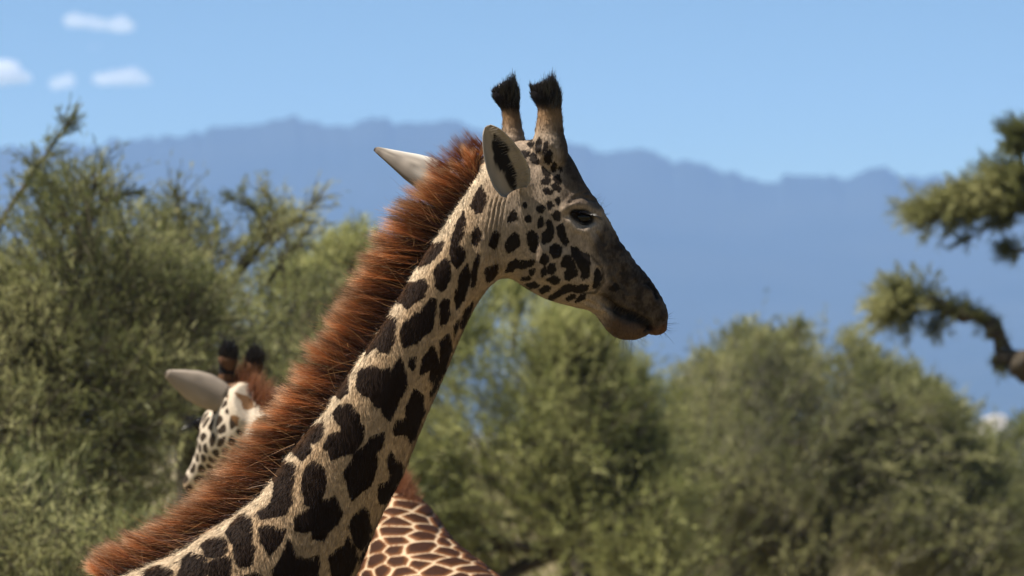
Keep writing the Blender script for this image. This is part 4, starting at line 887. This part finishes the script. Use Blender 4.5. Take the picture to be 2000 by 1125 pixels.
tree('acacia_shrub', 'light green shrub in the gap between the round and the dark acacia', 1320, 74, [(1180, 960), (1240, 890), (1290, 860), (1340, 870), (1400, 920), (1450, 990)], 1200, 45000, tones=TONES_Y, size=.06, cat='shrub', group='low shrubs among the acacias', lower=1180, tlen=.8, limbs=8)
tree('acacia_shrub', 'dark low shrub at the foot of the tall feathery acacia', 20, 30, [(-250, 1000), (-80, 960), (60, 950), (180, 990), (290, 1060)], 1000, 36000, cat='shrub', group='low shrubs among the acacias', lower=1300, limbs=6)
# gnarled tree at the edge of the view: its foot is outside, two limbs reach in
tree('gnarled_tree', 'gnarled tree with twisted limb and tufted foliage reaching in at the edge', 2330, 44, [(2150, 330), (2300, 200), (2480, 300)], 700, 70000,
     [dict(pts=[(2300, 900, .13), (2180, 830, .11), (2060, 755, .09), (1990, 708, .08), (1957, 690, .072), (1946, 645, .06), (1925, 625, .05), (1870, 612, .045), (1825, 590, .036), (1790, 585, .02), (1755, 598, .006)], shoots=240, len=.32, w=2, along=.9, **{'from': .86}, knob=.3),
      dict(pts=[(1985, 705, .03), (1950, 650, .03), (1900, 617, .025), (1850, 600, .02), (1815, 590, .01)], shoots=90, len=.11, along=.3, up=.2), dict(pts=[(1930, 628, .025), (1880, 602, .02), (1845, 612, .012), (1825, 645, .005)], shoots=50, len=.14, **{'from': .3}),
      dict(pts=[(2300, 560, .08), (2120, 450, .05), (2010, 400, .03), (1920, 400, .015), (1815, 416, .004)], shoots=380, len=.34, w=2, along=1.2, **{'from': .42}),
      dict(pts=[(2120, 400, .04), (2020, 350, .025), (1960, 355, .015), (1870, 388, .004)], shoots=240, len=.28, w=2, along=1.1, **{'from': .3}),
      dict(pts=[(2000, 410, .012), (1960, 430, .008), (1880, 475, .003)], shoots=40, len=.12), dict(pts=[(2130, 520, .03), (2015, 492, .018), (1965, 488, .006)], shoots=40, len=.12, **{'from': .6}),
      dict(pts=[(2120, 330, .03), (2020, 285, .015), (1985, 268, .005)], shoots=90, len=.2, w=2, **{'from': .4}), dict(pts=[(1958, 690, .05), (1948, 710, .04), (1962, 722, .02)], shoots=12, len=.08), dict(pts=[(2330, 900, .2), (2320, 600, .16), (2310, 300, .08)], shoots=8)],
     size=.045, tones=TONES, fork=(2330, 880), trunk_r=.2, group=None, limbs=5, lower=480, wr=.12)

# far bush on the plain
for k in range(8):
    d = random.uniform(200, 650); px = (1275, 1300, 1325, 1345, 1880, 1905, 1985, 1995)[k]; w = random.uniform(1.2, 3.2); hgt = w * random.uniform(.7, 1.1)
    x = (px - 1000) / F * d; c = np.array([x, d, hgt * .55]); n = 420
    t = thing('bush', 'small round bush far out on the plain', 'bush', group='bushes far out on the plain')
    a = c + nrm(rng.normal(size=(n, 3))) * (rng.random((n, 1))**.4) * np.array([w, w, hgt * .6]) * (.7 + .5 * vnoise(rng.random((n, 3)) * 3)[:, None])
    v, q, col = leaf_mass(a, nrm(a - c), 1500, .06, .42, random.choice((TONES, TONES_Y)), .3)
    me = mesh_np('crown', v, q, False); cattr(me, 'col', col); obj('crown', me, M_LEAF, t)
    st = tube([(x, d, 0), (x + .1, d, hgt * .35), (x, d, hgt * .8)], [.16, .12, .04], 8, 8); obj('trunk', mesh_np('trunk', st[0], [st[1], st[2]]), M_BARK, t)

# pale bare rock out on the plain
def rock():
    d = 420; p = P(1940, 838, d); parts = []
    for dx, w, hh in ((0, 1.9, 2.5), (1.5, 1.2, 1.7), (-1.6, 1.3, 1.5), (.4, 2.6, 1.0)):
        th = np.linspace(0, np.pi, 10); parts.append(loft(np.array([[p[0] + dx - w * math.cos(a), d, hh * 1.9 * math.sin(a)**.6] for a in th]), np.array([[p[0] + dx - w * math.cos(a), d, -.6] for a in th]), np.array([[0, w * math.sin(a) + .02, 0] for a in th]), 20, 20))
    v, q, t = remesh(parts, .12, 3); v = v + vnormals(v, q, t) * ((vnoise(v * 1.3) - .5) * .5 + (vnoise(v * 4) - .5) * .15)[:, None]
    tag(obj('boulder', mesh_np('boulder', v, [q, t], False), plain_mat('pale rock', (.34, .32, .30), .95, .1, noise=(.45, .43, .41), bump=.5, scale=1.5)), 'pale bare boulder on the plain beyond the shrubs', 'boulder')
rock()

# every Empty stands at the foot of its thing
from mathutils import Matrix
bpy.context.view_layer.update()
for o in [o for o in SC.objects if o.type == 'EMPTY']:
    low = []
    for c in o.children:
        if c.name.split('.')[0] in ('trunk', 'body'):
            n = len(c.data.vertices); co = np.empty(n * 3, np.float32); c.data.vertices.foreach_get('co', co); co = co.reshape(-1, 3); low.append(co[co[:, 2] < co[:, 2].min() + .12])
    m = np.concatenate(low).mean(0); base = Vector((float(m[0]), float(m[1]), 0))
    o.location = base
    for c in o.children: c.matrix_parent_inverse = Matrix.Translation(-base)
